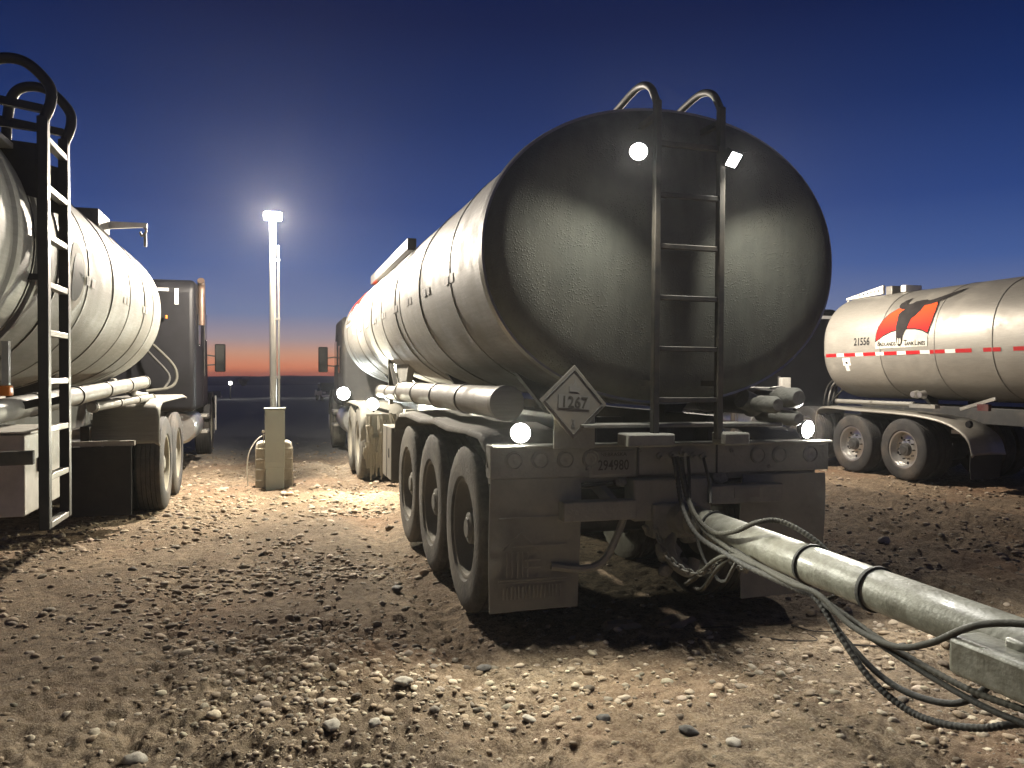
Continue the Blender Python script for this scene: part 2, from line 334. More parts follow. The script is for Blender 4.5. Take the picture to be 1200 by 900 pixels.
def build_ground():
    th_f = np.arange(R(-22), R(56), R(.17)); th_c = np.arange(R(56), R(338), R(3)); th = np.concatenate([th_f, th_c])
    r = [.6]
    while r[-1] < 26: r.append(r[-1] * 1.0058 + .001)
    while r[-1] < 1300: r.append(r[-1] * 1.12)
    r = np.array(r); T, Rr = np.meshgrid(th, r); X = Rr * np.sin(T); Y = Rr * np.cos(T); Z = ground_z(X, Y)
    nt_, nr = len(th), len(r)
    V = np.stack([X.ravel(), Y.ravel(), Z.ravel()], 1); V = np.vstack([V, [[0, 0, gz(0, 0)]]])
    i = np.arange(nr - 1)[:, None]; k = np.arange(nt_)[None, :]; k2 = (k + 1) % nt_
    Q = np.stack([i * nt_ + k, i * nt_ + k2, (i + 1) * nt_ + k2, (i + 1) * nt_ + k], -1).reshape(-1, 4)
    c = nr * nt_; kk = np.arange(nt_); Tm = np.stack([np.full(nt_, c), (kk + 1) % nt_, kk], 1)
    me = bpy.data.meshes.new('ground'); nv = len(V); me.vertices.add(nv); me.vertices.foreach_set('co', V.astype(np.float32).ravel())
    nl = Q.size + Tm.size; me.loops.add(nl); me.loops.foreach_set('vertex_index', np.concatenate([Q.ravel(), Tm.ravel()]).astype(np.int32))
    npoly = len(Q) + len(Tm); me.polygons.add(npoly)
    st = np.concatenate([np.arange(len(Q)) * 4, Q.size + np.arange(len(Tm)) * 3]).astype(np.int32); me.polygons.foreach_set('loop_start', st)
    me.update(calc_edges=True); me.polygons.foreach_set('use_smooth', np.ones(npoly, bool)); me.validate()
    bm = bmesh.new(); bm.from_mesh(me)
    if sum(f.normal.z for f in list(bm.faces)[:50]) < 0: bmesh.ops.reverse_faces(bm, faces=bm.faces)
    bm.to_mesh(me); bm.free()
    m = bpy.data.materials.new('dirt_and_gravel'); m.use_nodes = True; n, l = nt(m); b = n['Principled BSDF']; b.inputs['Roughness'].default_value = .95
    b.inputs['Specular IOR Level'].default_value = .25
    tc = n.new('ShaderNodeTexCoord'); P = tc.outputs['Object']
    def noise(sc, d=8, ro=.65):
        q = n.new('ShaderNodeTexNoise'); q.inputs['Scale'].default_value = sc; q.inputs['Detail'].default_value = d; q.inputs['Roughness'].default_value = ro; l.new(P, q.inputs['Vector']); return q.outputs[0]
    def rng_(src, a, b_, c=0, d=1):
        q = n.new('ShaderNodeMapRange'); q.inputs[1].default_value = a; q.inputs[2].default_value = b_; q.inputs[3].default_value = c; q.inputs[4].default_value = d; l.new(src, q.inputs[0]); return q.outputs[0]
    def mix(f, a, b_):
        q = n.new('ShaderNodeMix'); q.data_type = 'RGBA'; l.new(f, q.inputs[0])
        for s_, v in ((6, a), (7, b_)):
            if isinstance(v, tuple): q.inputs[s_].default_value = (*v, 1)
            else: l.new(v, q.inputs[s_])
        return q.outputs[2]
    c1 = mix(rng_(noise(1.1), .35, .65), (.19, .135, .085), (.41, .31, .205))
    c2 = mix(rng_(noise(14, 6, .7), .38, .62), (.09, .06, .038), c1)
    c3 = mix(rng_(noise(75, 4, .7), .45, .75), c2, (.42, .34, .245))
    c3 = mix(rng_(noise(.33, 3), .5, .66, 0, .55), c3, (.25, .135, .075))
    sp = n.new('ShaderNodeSeparateXYZ'); l.new(P, sp.inputs[0])
    sx = n.new('ShaderNodeMath'); sx.operation = 'MULTIPLY_ADD'; sx.inputs[1].default_value = 1.1; l.new(noise(1.3, 5), sx.inputs[0]); l.new(sp.outputs['X'], sx.inputs[2])
    sa = n.new('ShaderNodeMath'); sa.operation = 'SUBTRACT'; sa.inputs[1].default_value = .80; l.new(sx.outputs[0], sa.inputs[0])
    sb = n.new('ShaderNodeMath'); sb.operation = 'ABSOLUTE'; l.new(sa.outputs[0], sb.inputs[0])
    c3 = mix(rng_(sb.outputs[0], .25, .60, .50, 0), c3, (.125, .088, .058))
    c3 = mix(rng_(noise(5.5, 7, .75), .52, .68, 0, .6), c3, (.13, .09, .06))
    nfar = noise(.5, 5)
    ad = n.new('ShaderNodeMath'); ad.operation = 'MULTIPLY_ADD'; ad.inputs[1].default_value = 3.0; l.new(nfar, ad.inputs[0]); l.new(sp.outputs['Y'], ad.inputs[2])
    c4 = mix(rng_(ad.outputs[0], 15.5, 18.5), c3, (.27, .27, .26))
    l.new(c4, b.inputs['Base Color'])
    bp = n.new('ShaderNodeBump'); bp.inputs['Strength'].default_value = 1; bp.inputs['Distance'].default_value = .02
    mm = n.new('ShaderNodeMath'); mm.operation = 'ADD'; l.new(noise(38, 8, .75), mm.inputs[0]); l.new(noise(130, 5, .7), mm.inputs[1]); l.new(mm.outputs[0], bp.inputs['Height']); l.new(bp.outputs[0], b.inputs['Normal'])
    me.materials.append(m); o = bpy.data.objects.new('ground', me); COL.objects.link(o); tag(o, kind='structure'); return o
build_ground()

# ------------------------------------------------------------------ gravel (joined) and single stones
def rock_proto(seed, sub):
    bm = bmesh.new(); bmesh.ops.create_icosphere(bm, subdivisions=sub, radius=1); rr = random.Random(seed); sh = Vector((rr.uniform(0, 99), rr.uniform(0, 99), 0))
    ax = Vector((1, rr.uniform(.55, .95), rr.uniform(.32, .6)))
    for v in bm.verts:
        k = 1 + .30 * mnoise.noise(v.co * 1.3 + sh) + (.12 * mnoise.noise(v.co * 3.1 + sh) if sub > 1 else 0)
        v.co = Vector((v.co.x * ax.x, v.co.y * ax.y, v.co.z * ax.z)) * k
    me = bpy.data.meshes.new('stone'); bm.to_mesh(me); bm.free(); return me
def arrays(me):
    v = np.empty(len(me.vertices) * 3, np.float32); me.vertices.foreach_get('co', v); f = np.empty(len(me.polygons) * 3, np.int32); me.loops.foreach_get('vertex_index', f); return v.reshape(-1, 3), f.reshape(-1, 3)
def build_gravel():
    Vs, Fs, Cs = [], [], []; off = 0
    def batch(N, sub, rmin, rmax, smin, smax, pw, dens):
        nonlocal off
        u = rng.random(N); r = rmin * (rmax / rmin) ** u; th = rng.uniform(R(-24), R(58), N); x = r * np.sin(th); y = r * np.cos(th)
        keep = rng.random(N) < dens(x, y); x = x[keep]; y = y[keep]; r = r[keep]; n_ = len(x)
        s = smin + (smax - smin) * rng.random(n_) ** pw
        s = s * np.clip(.55 + r / 9, .6, 1.5)
        protos = [arrays(rock_proto(i + 31 * sub, sub)) for i in range(10)]; pid = rng.integers(0, 10, n_)
        z = ground_z(x, y)
        for p in range(10):
            idx = np.where(pid == p)[0]; pv, pf = protos[p]; k = len(idx)
            if k == 0: continue
            a = rng.uniform(0, 2 * PI, k); tx = rng.uniform(-.35, .35, k)
            ca, sa = np.cos(a), np.sin(a); ct, st = np.cos(tx), np.sin(tx)
            q = pv[None].repeat(k, 0) * s[idx][:, None, None]
            X = q[..., 0]; Y = q[..., 1] * ct[:, None] - q[..., 2] * st[:, None]; Z = q[..., 1] * st[:, None] + q[..., 2] * ct[:, None]
            X2 = X * ca[:, None] - Y * sa[:, None]; Y2 = X * sa[:, None] + Y * ca[:, None]
            W = np.stack([X2 + x[idx][:, None], Y2 + y[idx][:, None], Z + (z[idx] + s[idx] * rng.uniform(-.30, .16, k))[:, None]], -1)
            Vs.append(W.reshape(-1, 3)); Fs.append((pf[None] + (np.arange(k) * len(pv))[:, None, None]).reshape(-1, 3) + off); off += k * len(pv)
            base = np.array([.31, .255, .185])[None] * rng.uniform(.5, 1.45, k)[:, None] * (1 + rng.uniform(-.035, .035, (k, 3)))
            cd_ = rng.random(k) < .5; base[cd_] = np.array([.21, .155, .10])[None] * rng.uniform(.7, 1.3, (int(cd_.sum()), 1))
            dk = rng.random(k) < .08; base[dk] *= .4
            Cs.append(np.repeat(base, len(pv), 0))
    def dens(x, y):
        left = 1 - sstep(.9, 2.0, x); base = .30 + .35 * left + .45 * np.exp(-((x - .25) / .6) ** 2) + .25 * sstep(7, 10, y) * left
        base = base * (1 - .6 * np.exp(-((x + 1.3) / .4) ** 2) * (y < 9))
        cl = np.clip(.45 + 1.3 * vnoise(x * 1.1, y * 1.1, 21), .12, 1)
        under = (x > 1.3) & (x < 3.2) & (y > 4.1) & (y < 16); base = np.where(under, .12, base)
        base = np.where(x > 6, base * 1.5, base)
        return base * cl * (1 - sstep(15.5, 19, y))
    batch(95000, 1, 1.7, 24, .005, .024, 2.0, dens)
    batch(20000, 2, 3.5, 20, .012, .036, 1.8, dens)
    batch(2200, 3, 1.9, 16, .015, .036, 2.8, dens)
    V = np.vstack(Vs); F = np.vstack(Fs); Cc = np.vstack(Cs)
    me = bpy.data.meshes.new('gravel'); me.vertices.add(len(V)); me.vertices.foreach_set('co', V.astype(np.float32).ravel())
    me.loops.add(F.size); me.loops.foreach_set('vertex_index', F.ravel().astype(np.int32)); me.polygons.add(len(F)); me.polygons.foreach_set('loop_start', (np.arange(len(F)) * 3).astype(np.int32))
    me.update(calc_edges=True); me.polygons.foreach_set('use_smooth', np.ones(len(F), bool))
    at = me.color_attributes.new('stone_colour', 'FLOAT_COLOR', 'POINT'); at.data.foreach_set('color', np.hstack([Cc, np.ones((len(Cc), 1))]).astype(np.float32).ravel())
    m = mat('loose_gravel', (.3, .3, .3), .85, 0, bump=.5, bump_scale=70); n, l = nt(m); a = n.new('ShaderNodeAttribute'); a.attribute_name = 'stone_colour'
    l.new(a.outputs['Color'], n['Principled BSDF'].inputs['Base Color']); me.materials.append(m)
    o = bpy.data.objects.new('gravel', me); COL.objects.link(o)
    tag(o, 'loose rounded pebbles scattered over the dirt yard', 'gravel', kind='stuff')
build_gravel()
STONES = [(-.53, 3.43, .045, M_stoneL, 'pale oval stone at the bottom edge towards the left corner'),
          (.23, 3.44, .042, M_stoneL, 'pale rounded stone at the bottom edge, left of centre'),
          (.58, 3.77, .045, M_stoneL, 'largest pale rounded pebble in the open ground left of the rear tyres'),
          (.40, 3.38, .030, M_stoneL, 'small whitish pebble just in front of the largest pale pebble'),
          (1.07, 3.35, .038, M_stoneL, 'pale tan rounded stone directly below the rear mud flap'),
          (1.36, 3.2, .034, M_stoneD, 'black angular stone right of the pale tan rounded stone'),
          (.83, 5.67, .052, M_stoneD, 'dark chunk of stone beside the leftmost tyre tracks'),
          (1.04, 4.03, .040, M_stoneD, 'brown stone at the edge of the trailer shadow'),
          (1.78, 2.85, .032, M_stoneL, 'pale grey stone below the looped hoses at the bottom'),
          (1.66, 3.0, .042, M_stoneD, 'grey brown flat stone left of the pale grey stone'),
          (3.3, 3.6, .034, M_stoneD, 'dark pointed stone under the drawbar frame at right'),
          (3.7, 4.3, .055, M_stoneL, 'pale broken stone right of the drawbar'),
          (5.2, 5.9, .06, M_stoneL, 'pale stone far right in front of the polished tanker')]
for i, (x, y, s, m, lab) in enumerate(STONES):
    me = rock_proto(400 + i, 3); me.materials.append(m); me.polygons.foreach_set('use_smooth', [True] * len(me.polygons))
    o = bpy.data.objects.new('stone', me); COL.objects.link(o); o.location = (x, y, gz(x, y) + s * .3); o.scale = (s, s, s); o.rotation_euler = (0, .1, i * 1.3); tag(o, lab, 'stone')

# ------------------------------------------------------------------ wheels
_wm = {}
def wheel_meshes(key, mt, mr, w=.28, Rt=.52, polished=False):
    if key in _wm: return _wm[key]
    h = w / 2; lug = lambda j, k: 1.0
    prof = [(-h * .78, .305), (-h * .97, .33), (-h, .41), (-h * .96, .475), (-h * .88, .505), (-h * .84, .517)]
    tr = []; xs = np.linspace(-.80, .80, 6)
    for i, x in enumerate(xs):
        tr.append((x * h, Rt))
        if i < 5: g = (xs[i + 1] - x) * h; tr += [(x * h + g * .80, Rt), (x * h + g * .82, Rt - .012), (x * h + g * .98, Rt - .012)]
    P = prof + tr + [(-a, b) for a, b in reversed(prof)]; NP = len(P)
    def rf(j, k):
        if (4 <= j <= 6 or NP - 7 <= j <= NP - 5): return .978 if k % 2 else 1
        return 1
    t = MB().lathe(P, axis='X', n=96, rf=rf).build('tyre', mt)
    # outer side is -X
    dep = .12 if polished else .17
    rp = [(-h * .80, .312), (-h * .86, .318), (-h * .88, .306), (-h * .84, .292), (-h * .5, .282), (-h + dep * .55, .275), (-h + dep, .255), (-h + dep * 1.02, .20), (-h + dep * .8, .15), (-h + dep * .8, .02)]
    r = MB().lathe(rp, axis='X', n=48)
    rim = r.build('wheel', mr, smooth=50)
    hb = MB().lathe([(-h + dep * .85, .115), (-h + dep * .29, .10), (-h + dep * .25, .085), (-h + dep * .25, .07), (-h + dep * .18, .06), (-h + dep * .18, .001)], axis='X', n=20)
    for k in range(10):
        a = 2 * PI * k / 10; hb.lathe([(-h + dep * .9, .014), (-h + dep * .55, .014), (-h + dep * .5, .001)], (0, .165 * math.cos(a), .165 * math.sin(a)), 'X', 6)
    hub = hb.build('hub', M_frame if polished else M_mudmetal)
    ho = MB()
    for k in range(5 if polished else 0):
        a = 2 * PI * k / 5 + .3; ho.lathe([(-h + dep * .99, .026), (-h + dep * .97, .001)], (0, .228 * math.cos(a), .228 * math.sin(a)), 'X', 12)
    holes = ho.build('hand_holes', M_ink) if polished else None
    out = [rim.data, t.data, hub.data, holes.data if holes else None]
    for o in (rim, t, hub, holes):
        if o: bpy.data.objects.remove(o)
    _wm[key] = out; return out
def wheel(parent, key, x, y, side, mt, mr, z=.52, dual=True, polished=False, rot=0.):
    d = wheel_meshes(key, mt, mr, polished=polished)
    for k in range(2 if dual else 1):
        wx = side * (x - .14 - k * .30)
        w = bpy.data.objects.new('wheel', d[0]); COL.objects.link(w); w.parent = parent; w.location = (wx, y, z); w.rotation_euler = (rot + y, 0, 0 if side < 0 else PI)
        for nm, me in (('tyre', d[1]), ('hub', d[2]), ('hand_holes', d[3])):
            if me and (nm == 'tyre' or k == 0):
                c = bpy.data.objects.new(nm, me); COL.objects.link(c); c.parent = w
                if nm == 'hand_holes': c['kind'] = 'stuff'

def worklight(parent, loc, aim, energy, w=.11, h=.075, size=150, lens=L_white, blend=.35, col=(1, .97, .88), rnd=0):
    A = Vector(aim).normalized(); q = A.to_track_quat('-Y', 'Z').to_euler()
    if rnd:
        b = MB().lathe([(.06, .001), (.055, rnd * .6), (.02, rnd), (-.004, rnd * 1.04), (-.004, rnd * .93)], (0, 0, 0), 'Y', 24).box((0, .02, -rnd - .012), (.02, .03, .03)).build('work_light', M_frame, parent); b.location = loc; b.rotation_euler = q
        MB().lathe([(-.002, rnd * .93), (-.012, rnd * .8), (-.018, rnd * .4), (-.02, .001)], (0, 0, 0), 'Y', 24).build('lamp_lens', lens, b)  # lens rounded and enlarged so its shape carries the lamp's glare
        o = lamp('work_lamp', Vector(loc) + A * .04, energy, parent, aim=aim, size=size, radius=.03, blend=blend, col=col); return b
    b = MB().box((0, .018, 0), (w, .045, h)).box((0, .055, 0), (w * .7, .03, h * .6)).build('work_light', M_frame, parent, bevel=.004); b.location = loc; b.rotation_euler = q
    MB().box((0, -.0065, 0), (w * .88, .006, h * .84)).build('lamp_lens', lens, b, bevel=.002)
    o = lamp('work_lamp', Vector(loc) + A * .035, energy, parent, aim=aim, size=size, radius=.025, blend=blend, col=col); return b

# ------------------------------------------------------------------ tank trailer
def tank(root, L, rings, mat_, headm, zc=2.19, front_cone=True, y_start=0.):
    N = 96
    ys = [y_start] + rings + [L]
    for i in range(len(ys) - 1):
        mb = MB(); a, b = ys[i], ys[i + 1]; k = max(2, int((b - a) / .25)); vs = []
        for j in range(k + 1):
            y = a + (b - a) * j / k
            for t in range(N):
                x, z = se(2 * PI * t / N, TA - .003 * (i % 2), TB - .003 * (i % 2)); vs.append((x, y, zc + z))
        mb.add(vs, [(j * N + t, j * N + (t + 1) % N, (j + 1) * N + (t + 1) % N, (j + 1) * N + t) for j in range(k) for t in range(N)])
        mb.build('tank_band', mat_, root, smooth=60)
    for r in rings:
        mb = MB(); vs = []
        for dy, e in ((-.010, 0), (-.007, .005), (.007, .005), (.010, 0)):
            for t in range(N):
                x, z = se(2 * PI * t / N, TA + e, TB + e); vs.append((x, r + dy, zc + z))
        mb.add(vs, [(j * N + t, j * N + (t + 1) % N, (j + 1) * N + (t + 1) % N, (j + 1) * N + t) for j in range(3) for t in range(N)]); mb.build('weld_seam', M_seam, root, smooth=60)
    def head(y0, sgn, dish, m, name):
        mb = MB(); prof = [(1.0, 0), (.995, .03), (.975, .065), (.94, .095)] + [(.9 - .1 * q, 0) for q in range(9)]
        vs = []; K = []
        for s_, d in prof:
            if s_ <= .9: d = .115 + (dish - .115) * (1 - (s_ / .9) ** 2)
            K.append((s_, d))
        for s_, d in K:
            for t in range(N):
                x, z = se(2 * PI * t / N, TA * s_, TB * s_); vs.append((x, y0 + sgn * d, zc + z))
        vs.append((0, y0 + sgn * dish, zc)); c = len(vs) - 1; m_ = len(K)
        mb.add(vs, [(j * N + t, j * N + (t + 1) % N, (j + 1) * N + (t + 1) % N, (j + 1) * N + t) for j in range(m_ - 1) for t in range(N)] + [((m_ - 1) * N + t, (m_ - 1) * N + (t + 1) % N, c) for t in range(N)])
        mb.build(name, m, root, smooth=60)
    head(y_start, -1, .19, headm, 'rear_head'); head(L, 1, .30, mat_, 'front_head')
    mb = MB(); vs = []
    for dy, e in ((-.018, -.014), (-.024, .012), (.030, .018), (.034, -.002)):
        for t in range(N):
            x, z = se(2 * PI * t / N, TA + e, TB + e); vs.append((x, y_start + dy, zc + z))
    mb.add(vs, [(j * N + t, j * N + (t + 1) % N, (j + 1) * N + (t + 1) % N, (j + 1) * N + t) for j in range(3) for t in range(N)]); mb.build('rim_lip', M_lip, root, smooth=60)
def undercarriage(root, y0, L, axles, key, mt, mr, hw=1.08, polished=False):
    for s in (-1, 1):
        MB().box((s * .42, (y0 + L) / 2, 1.12), (.10, L - y0, .26)).build('frame_rail', M_frame, root, bevel=.008)
        for k, y in enumerate(np.arange(y0 + .6, L - .3, 2.2)):
            MB().prism([(s * .36, 1.24), (s * .48, 1.24), (s * .78, 1.60), (s * .36, 1.46)], y - .04, y + .04, 'XZ').build('tank_saddle', M_frame, root)
    for y in np.arange(y0 + .2, L, 1.1): MB().box((0, y, 1.10), (.74, .07, .16)).build('cross_member', M_frame, root)
    for y in axles:
        MB().tube([(-.95, y, .52), (.95, y, .52)], .065, 12).build('axle', M_frame, root)
        for s in (-1, 1):
            MB().lathe([(-.11, .10), (-.05, .14), (.05, .14), (.11, .10)], (s * .5, y + .25, .80), 'Z', 14, cap=True).build('air_spring', M_flapb, root)
            MB().bar((s * .5, y - .5, .78), (s * .5, y + .3, .6), .08, .10).build('suspension_arm', M_frame, root)
            wheel(root, key, hw, y, s, mt, mr, polished=polished)
def rack(root, name, x, z, y0, y1, r, m, dz=0.):
    o = MB().tube([(x, y0, z), (x, y1, z + dz)], r, 24).build(name, m, root, smooth=50)
    k = int((y1 - y0) / 1.1) + 1
    for i in range(k + 1):
        y = y0 + .02 + (y1 - y0 - .04) * i / k; MB().lathe([(y - .018, r), (y - .018, r + .008), (y + .018, r + .008), (y + .018, r)], (x, 0, z + dz * i / k), 'Y', 24).build('clamp_band', M_seam, o, smooth=30)
    MB().lathe([(y0 - .03, .001), (y0 - .03, r * .9), (y0 - .02, r * 1.08), (y0 + .03, r * 1.08), (y0 + .03, r)], (x, 0, z), 'Y', 24).build('end_cap', m, o); return o
def dome_gear(root, ys, ztop):
    for y in ys:
        MB().lathe([(0, .27), (.10, .27), (.12, .25), (.16, .12), (.17, .001)], (0, y, ztop - .04), 'Z', 24).build('manhole_cover', M_seam, root)
def placard(root, loc, rot, s=.19, cl='1267'):
    p = MB().prism([(0, s), (s, 0), (0, -s), (-s, 0)], -.004, .004, 'XZ').build('hazard_placard', M_placard, root, bevel=.012); p.location = loc; p.rotation_euler = rot
    t = s * .86; fr = MB(); q = [(0, t), (t, 0), (0, -t), (-t, 0)]
    for i in range(4): a, b = q[i], q[(i + 1) % 4]; fr.bar((a[0], -.0065, a[1]), (b[0], -.0065, b[1]), .003, .005, (0, 1, 0))
    fr.build('placard_border', M_placard2, p, smooth=0)
    MB().box((0, -.006, .0), (t * 1.08, .004, t * .42)).build('number_panel', M_placard2, p)
    flat_text('placard_number', cl, .088, M_inkg, p, (0, -.0095, -.031), sx=.92, bold=.0012)
    flat_text('placard_class', '3', .062, M_placard2, p, (0, -.006, -.135), bold=.001)
    fl = [(-.03, .055), (.03, .055), (.038, .075), (.028, .092), (.020, .078), (.014, .10), (.003, .125), (-.004, .10), (-.012, .085), (-.018, .10), (-.030, .085)]
    MB().prism(fl, -.007, -.005, 'XZ').build('flame_symbol', M_placard2, p, smooth=0); return p

# ======== main trailer ========
GT = 'tank trailers parked side by side'
main = empty('tank_trailer', (2.2, 4.28, 0), 'dusty grey elliptical tank trailer in the middle, rear end facing the viewer, work lights lit', 'tank trailer', GT, rot=(0, R(.45), 0))
ML = 9.15; mrings = [.86, 2.02, 3.05, 3.35, 4.35, 5.3, 6.2, 7.1, 8.1, 8.6]
tank(main, ML, mrings, M_alu, M_head)
undercarriage(main, .15, 9.0, [.67, 1.77, 2.88], 'muddy', M_rubberm, M_rim, 1.075)
logo(main, -1, 8.75, 2.19, 1.0)
# reflective patches on the left flank
for k in range(9):
    y = 7.6 - k * .82
    decal('reflective_patch', [[(0, -.10), (.13, -.10), (.13, -.04), (0, -.04)]], M_whiter, main, -1, y, 2.19)
    decal('reflective_patch', [[(.17, -.10), (.28, -.10), (.28, -.04), (.17, -.04)]], M_whiter, main, -1, y, 2.19)
# top gear: walkway box, domes, rails
MB().box((-.78, 6.2, 2.93), (.10, 3.5, .13)).build('spill_box', M_frame, main, bevel=.01)
MB().box((-.30, 3.9, 3.085), (.34, 2.7, .05)).build('walkway', M_rail2, main, bevel=.006)
dome_gear(main, (2.5, 5.2, 7.6), 3.03)
# rear ladder with two hand hoops
RX = (-.235, .155); LY = -.33
lad = MB().bar((RX[0], LY, 1.14), (RX[0], LY, 2.98), .035, .045, (0, 1, 0)).build('ladder', M_rail3, main, bevel=.004)
MB().bar((RX[1], LY, 1.14), (RX[1], LY, 2.98), .035, .045, (0, 1, 0)).build('ladder_rail', M_rail3, lad, bevel=.004)
for k in range(6):
    z = 1.36 + .278 * k; MB().bar((RX[0] + .018, LY, z), (RX[1] - .018, LY, z), .03, .028).build('rung', M_rail3, lad, bevel=.004)
for x in RX:
    MB().bar((x, LY + .02, 1.45), (x, -.16, 1.45), .03, .03).build('ladder_bracket', M_rail3, lad); MB().bar((x, LY + .02, 2.90), (x, -.02, 2.90), .03, .03).build('ladder_bracket', M_rail3, lad)
    pts = smoothpath([(x, LY, 2.96), (x, LY + .03, 3.01), (x, LY + .08, 3.075), (x, LY + .17, 3.12), (x, LY + .30, 3.13), (x, LY + .62, 3.08), (x, LY + 1.05, 2.98)], 6)
    MB().tube(pts, .021, 10).build('hand_hoop', M_rail3, lad)
worklight(main, (RX[0] - .125, LY - .035, 2.685), (-.38, -.72, -.60), LIGHT['ladder'], rnd=.05, size=172, blend=1)
worklight(main, (RX[1] + .055, LY - .035, 2.69), (.35, -.72, -.60), LIGHT['ladder'] * .8, w=.10, h=.09, size=172, blend=1)
# rear step ends, bumper
MB().box((0, -.18, 1.215), (1.24, .16, .02)).build('rear_step_plate', M_mudmetal, main, bevel=.004)
for x0, x1 in ((-.42, -.14), (.16, .32)): MB().box(((x0 + x1) / 2, -.32, 1.145), (x1 - x0, .14, .07)).build('rear_step', M_mudmetal, main, bevel=.01)
bump = MB().box((0, -.02, 1.013), (2.17, .10, .185)).box((0, -.045, 1.098), (2.172, .13, .016)).build('rear_bumper', M_mudmetal, main, bevel=.006)
MB().box((0, .06, .90), (2.1, .10, .05)).build('lower_beam', M_mudmetal, main, bevel=.005)
for x in (-.95, -.80, -.65, -.50, .58, .73, .95):
    r = .043; MB().lathe([(-.072, .001), (-.082, r * .6), (-.08, r * .9), (-.072, r)], (x, 0, 1.02), 'Y', 20).lathe([(-.07, r), (-.082, r * 1.03), (-.082, r * 1.15), (-.068, r * 1.2)], (x, 0, 1.02), 'Y', 20).build('marker_lamp', M_mudmetal if x < .9 else M_seam, bump)
pl = MB().box((0, 0, 0), (.255, .006, .135)).build('licence_plate', M_placard2, main, bevel=.004); pl.location = (-.365, -.078, .998)
MB().box((0, .006, 0), (.285, .005, .165)).build('plate_frame', M_mudmetal, pl, bevel=.003)
flat_text('plate_number', '294980', .082, M_inkg, pl, (0, -.0045, -.042), sx=.78, bold=.0008)
flat_text('plate_state', 'NEBRASKA', .030, M_inkg, pl, (0, -.0045, .036), sx=1.1)
for x0, x1, zz in ((-.685, -.245, .735), (.22, .71, .80)):
    g = MB().box(((x0 + x1) / 2, -.10, zz), (x1 - x0, .09, .11)).build('underride_guard', M_mudmetal, main, bevel=.008)
    MB().bar((x0 + .35 if x0 < 0 else x0 + .06, -.06, zz), (x0 + .20, .25, 1.0), .05, .06).build('guard_strut', M_mudmetal, main)
MB().box((.46, -.147, .81), (.17, .004, .06)).build('guard_label', M_placard2, main)
def flap(root, x0, x1, z0, z1, y, m, name='mud_flap', skew=0., wav=.022):
    mb = MB(); nx, nz = 8, 12; vs = []
    for t_ in (-.005, .005):
        for j in range(nz + 1):
            for i in range(nx + 1):
                u, v = i / nx, j / nz; vs.append((x0 + (x1 - x0) * u, y + t_ + wav * math.sin(3.3 * v + 2 * u) + skew * (1 - v), z0 + (z1 - z0) * v))
    n1 = (nx + 1) * (nz + 1); fs = []
    for b in (0, n1):
        for j in range(nz):
            for i in range(nx):
                a = b + j * (nx + 1) + i; fs.append((a, a + 1, a + nx + 2, a + nx + 1))
    ed = [i for i in range(nx + 1)] + [(j + 1) * (nx + 1) - 1 for j in range(1, nz + 1)] + [nz * (nx + 1) + i for i in range(nx - 1, -1, -1)] + [j * (nx + 1) for j in range(nz - 1, 0, -1)]
    fs += [(ed[i], ed[(i + 1) % len(ed)], ed[(i + 1) % len(ed)] + n1, ed[i] + n1) for i in range(len(ed))]
    return mb.add(vs, fs).build(name, m, root)
f1 = flap(main, -1.075, -.55, .175, .915, -.03, M_flap)
em = MB()
for z in (.34, .355, .54, .70): em.box((-.83, -.050, z), (.40, .006, .006))
for k in range(16): em.box((-1.0 + k * .022, -.050, .285), (.008, .006, .07))
for k in range(5): em.box((-.98 + k * .03, -.048, .44), (.007, .006, .14))
em.box((-.83, -.048, .46), (.09, .006, .007)).box((-.83, -.048, .42), (.09, .006, .007)).bar((-1.0, -.048, .52), (-.90, -.048, .62), .006, .006).bar((-.90, -.048, .62), (-.80, -.048, .52), .006, .006)
em.build('flap_embossing', M_mudmetal, f1)
f2 = flap(main, .50, 1.075, .15, .90, -.03, M_flap)
placard(main, (-.655, -.20, 1.345), (R(-6), R(4), R(6)), .205)
MB().box((-.64, -.175, 1.21), (.24, .012, .24)).build('placard_bracket', M_mudmetal, main, bevel=.004)
worklight(main, (-.915, -.07, 1.172), (-.40, -1, -.10), LIGHT['bumper'] * 1.15, rnd=.058, size=172, col=(1, .98, .82))
worklight(main, (.93, -.07, 1.172), (.25, -1, -.12), LIGHT['bumper'] * .9, rnd=.058, size=168)
# cross tube and hose trays on the left flank
rack(main, 'hose_tube', -.95, 1.33, .10, 3.85, .095, M_alu)
rack(main, 'hose_tube', -.95, 1.30, 4.05, 5.6, .075, M_alu)
rack(main, 'hose_tube', .95, 1.33, .25, 3.85, .095, M_alu)
# axle fender, wavy sheet, both sides
for s in (-1, 1):
    prof = [(-.02, 1.02), (.04, 1.10), (.2, 1.155), (.55, 1.17), (1.1, 1.145), (1.6, 1.165), (2.2, 1.14), (2.8, 1.16), (3.3, 1.14), (3.50, 1.08), (3.56, .95)]
    mb = MB(); vs = []
    for y, z in prof:
        for x, dz in ((.62, .02), (.80, .02), (.98, .01), (1.07, -.005), (1.09, -.035)): vs.append((s * x, y, z + dz + .006 * math.sin(9 * y + 5 * x)))
    mb.add(vs, [(i * 5 + k, i * 5 + k + 1, (i + 1) * 5 + k + 1, (i + 1) * 5 + k) for i in range(len(prof) - 1) for k in range(4)])
    o = mb.build('axle_fender', M_mudmetal, main); sd = o.modifiers.new('solid', 'SOLIDIFY'); sd.thickness = .012
    bx = MB().box((s * .98, 3.85, .72), (.28, .62, .52)).build('side_cabinet', M_rim, main, bevel=.008)
    MB().box((s * 1.122, 3.70, .72), (.008, .03, .09)).build('cabinet_latch', M_frame, bx)
    MB().box((s * 1.122, 3.85, .72), (.004, .008, .50)).build('cabinet_seam', M_frame, bx)
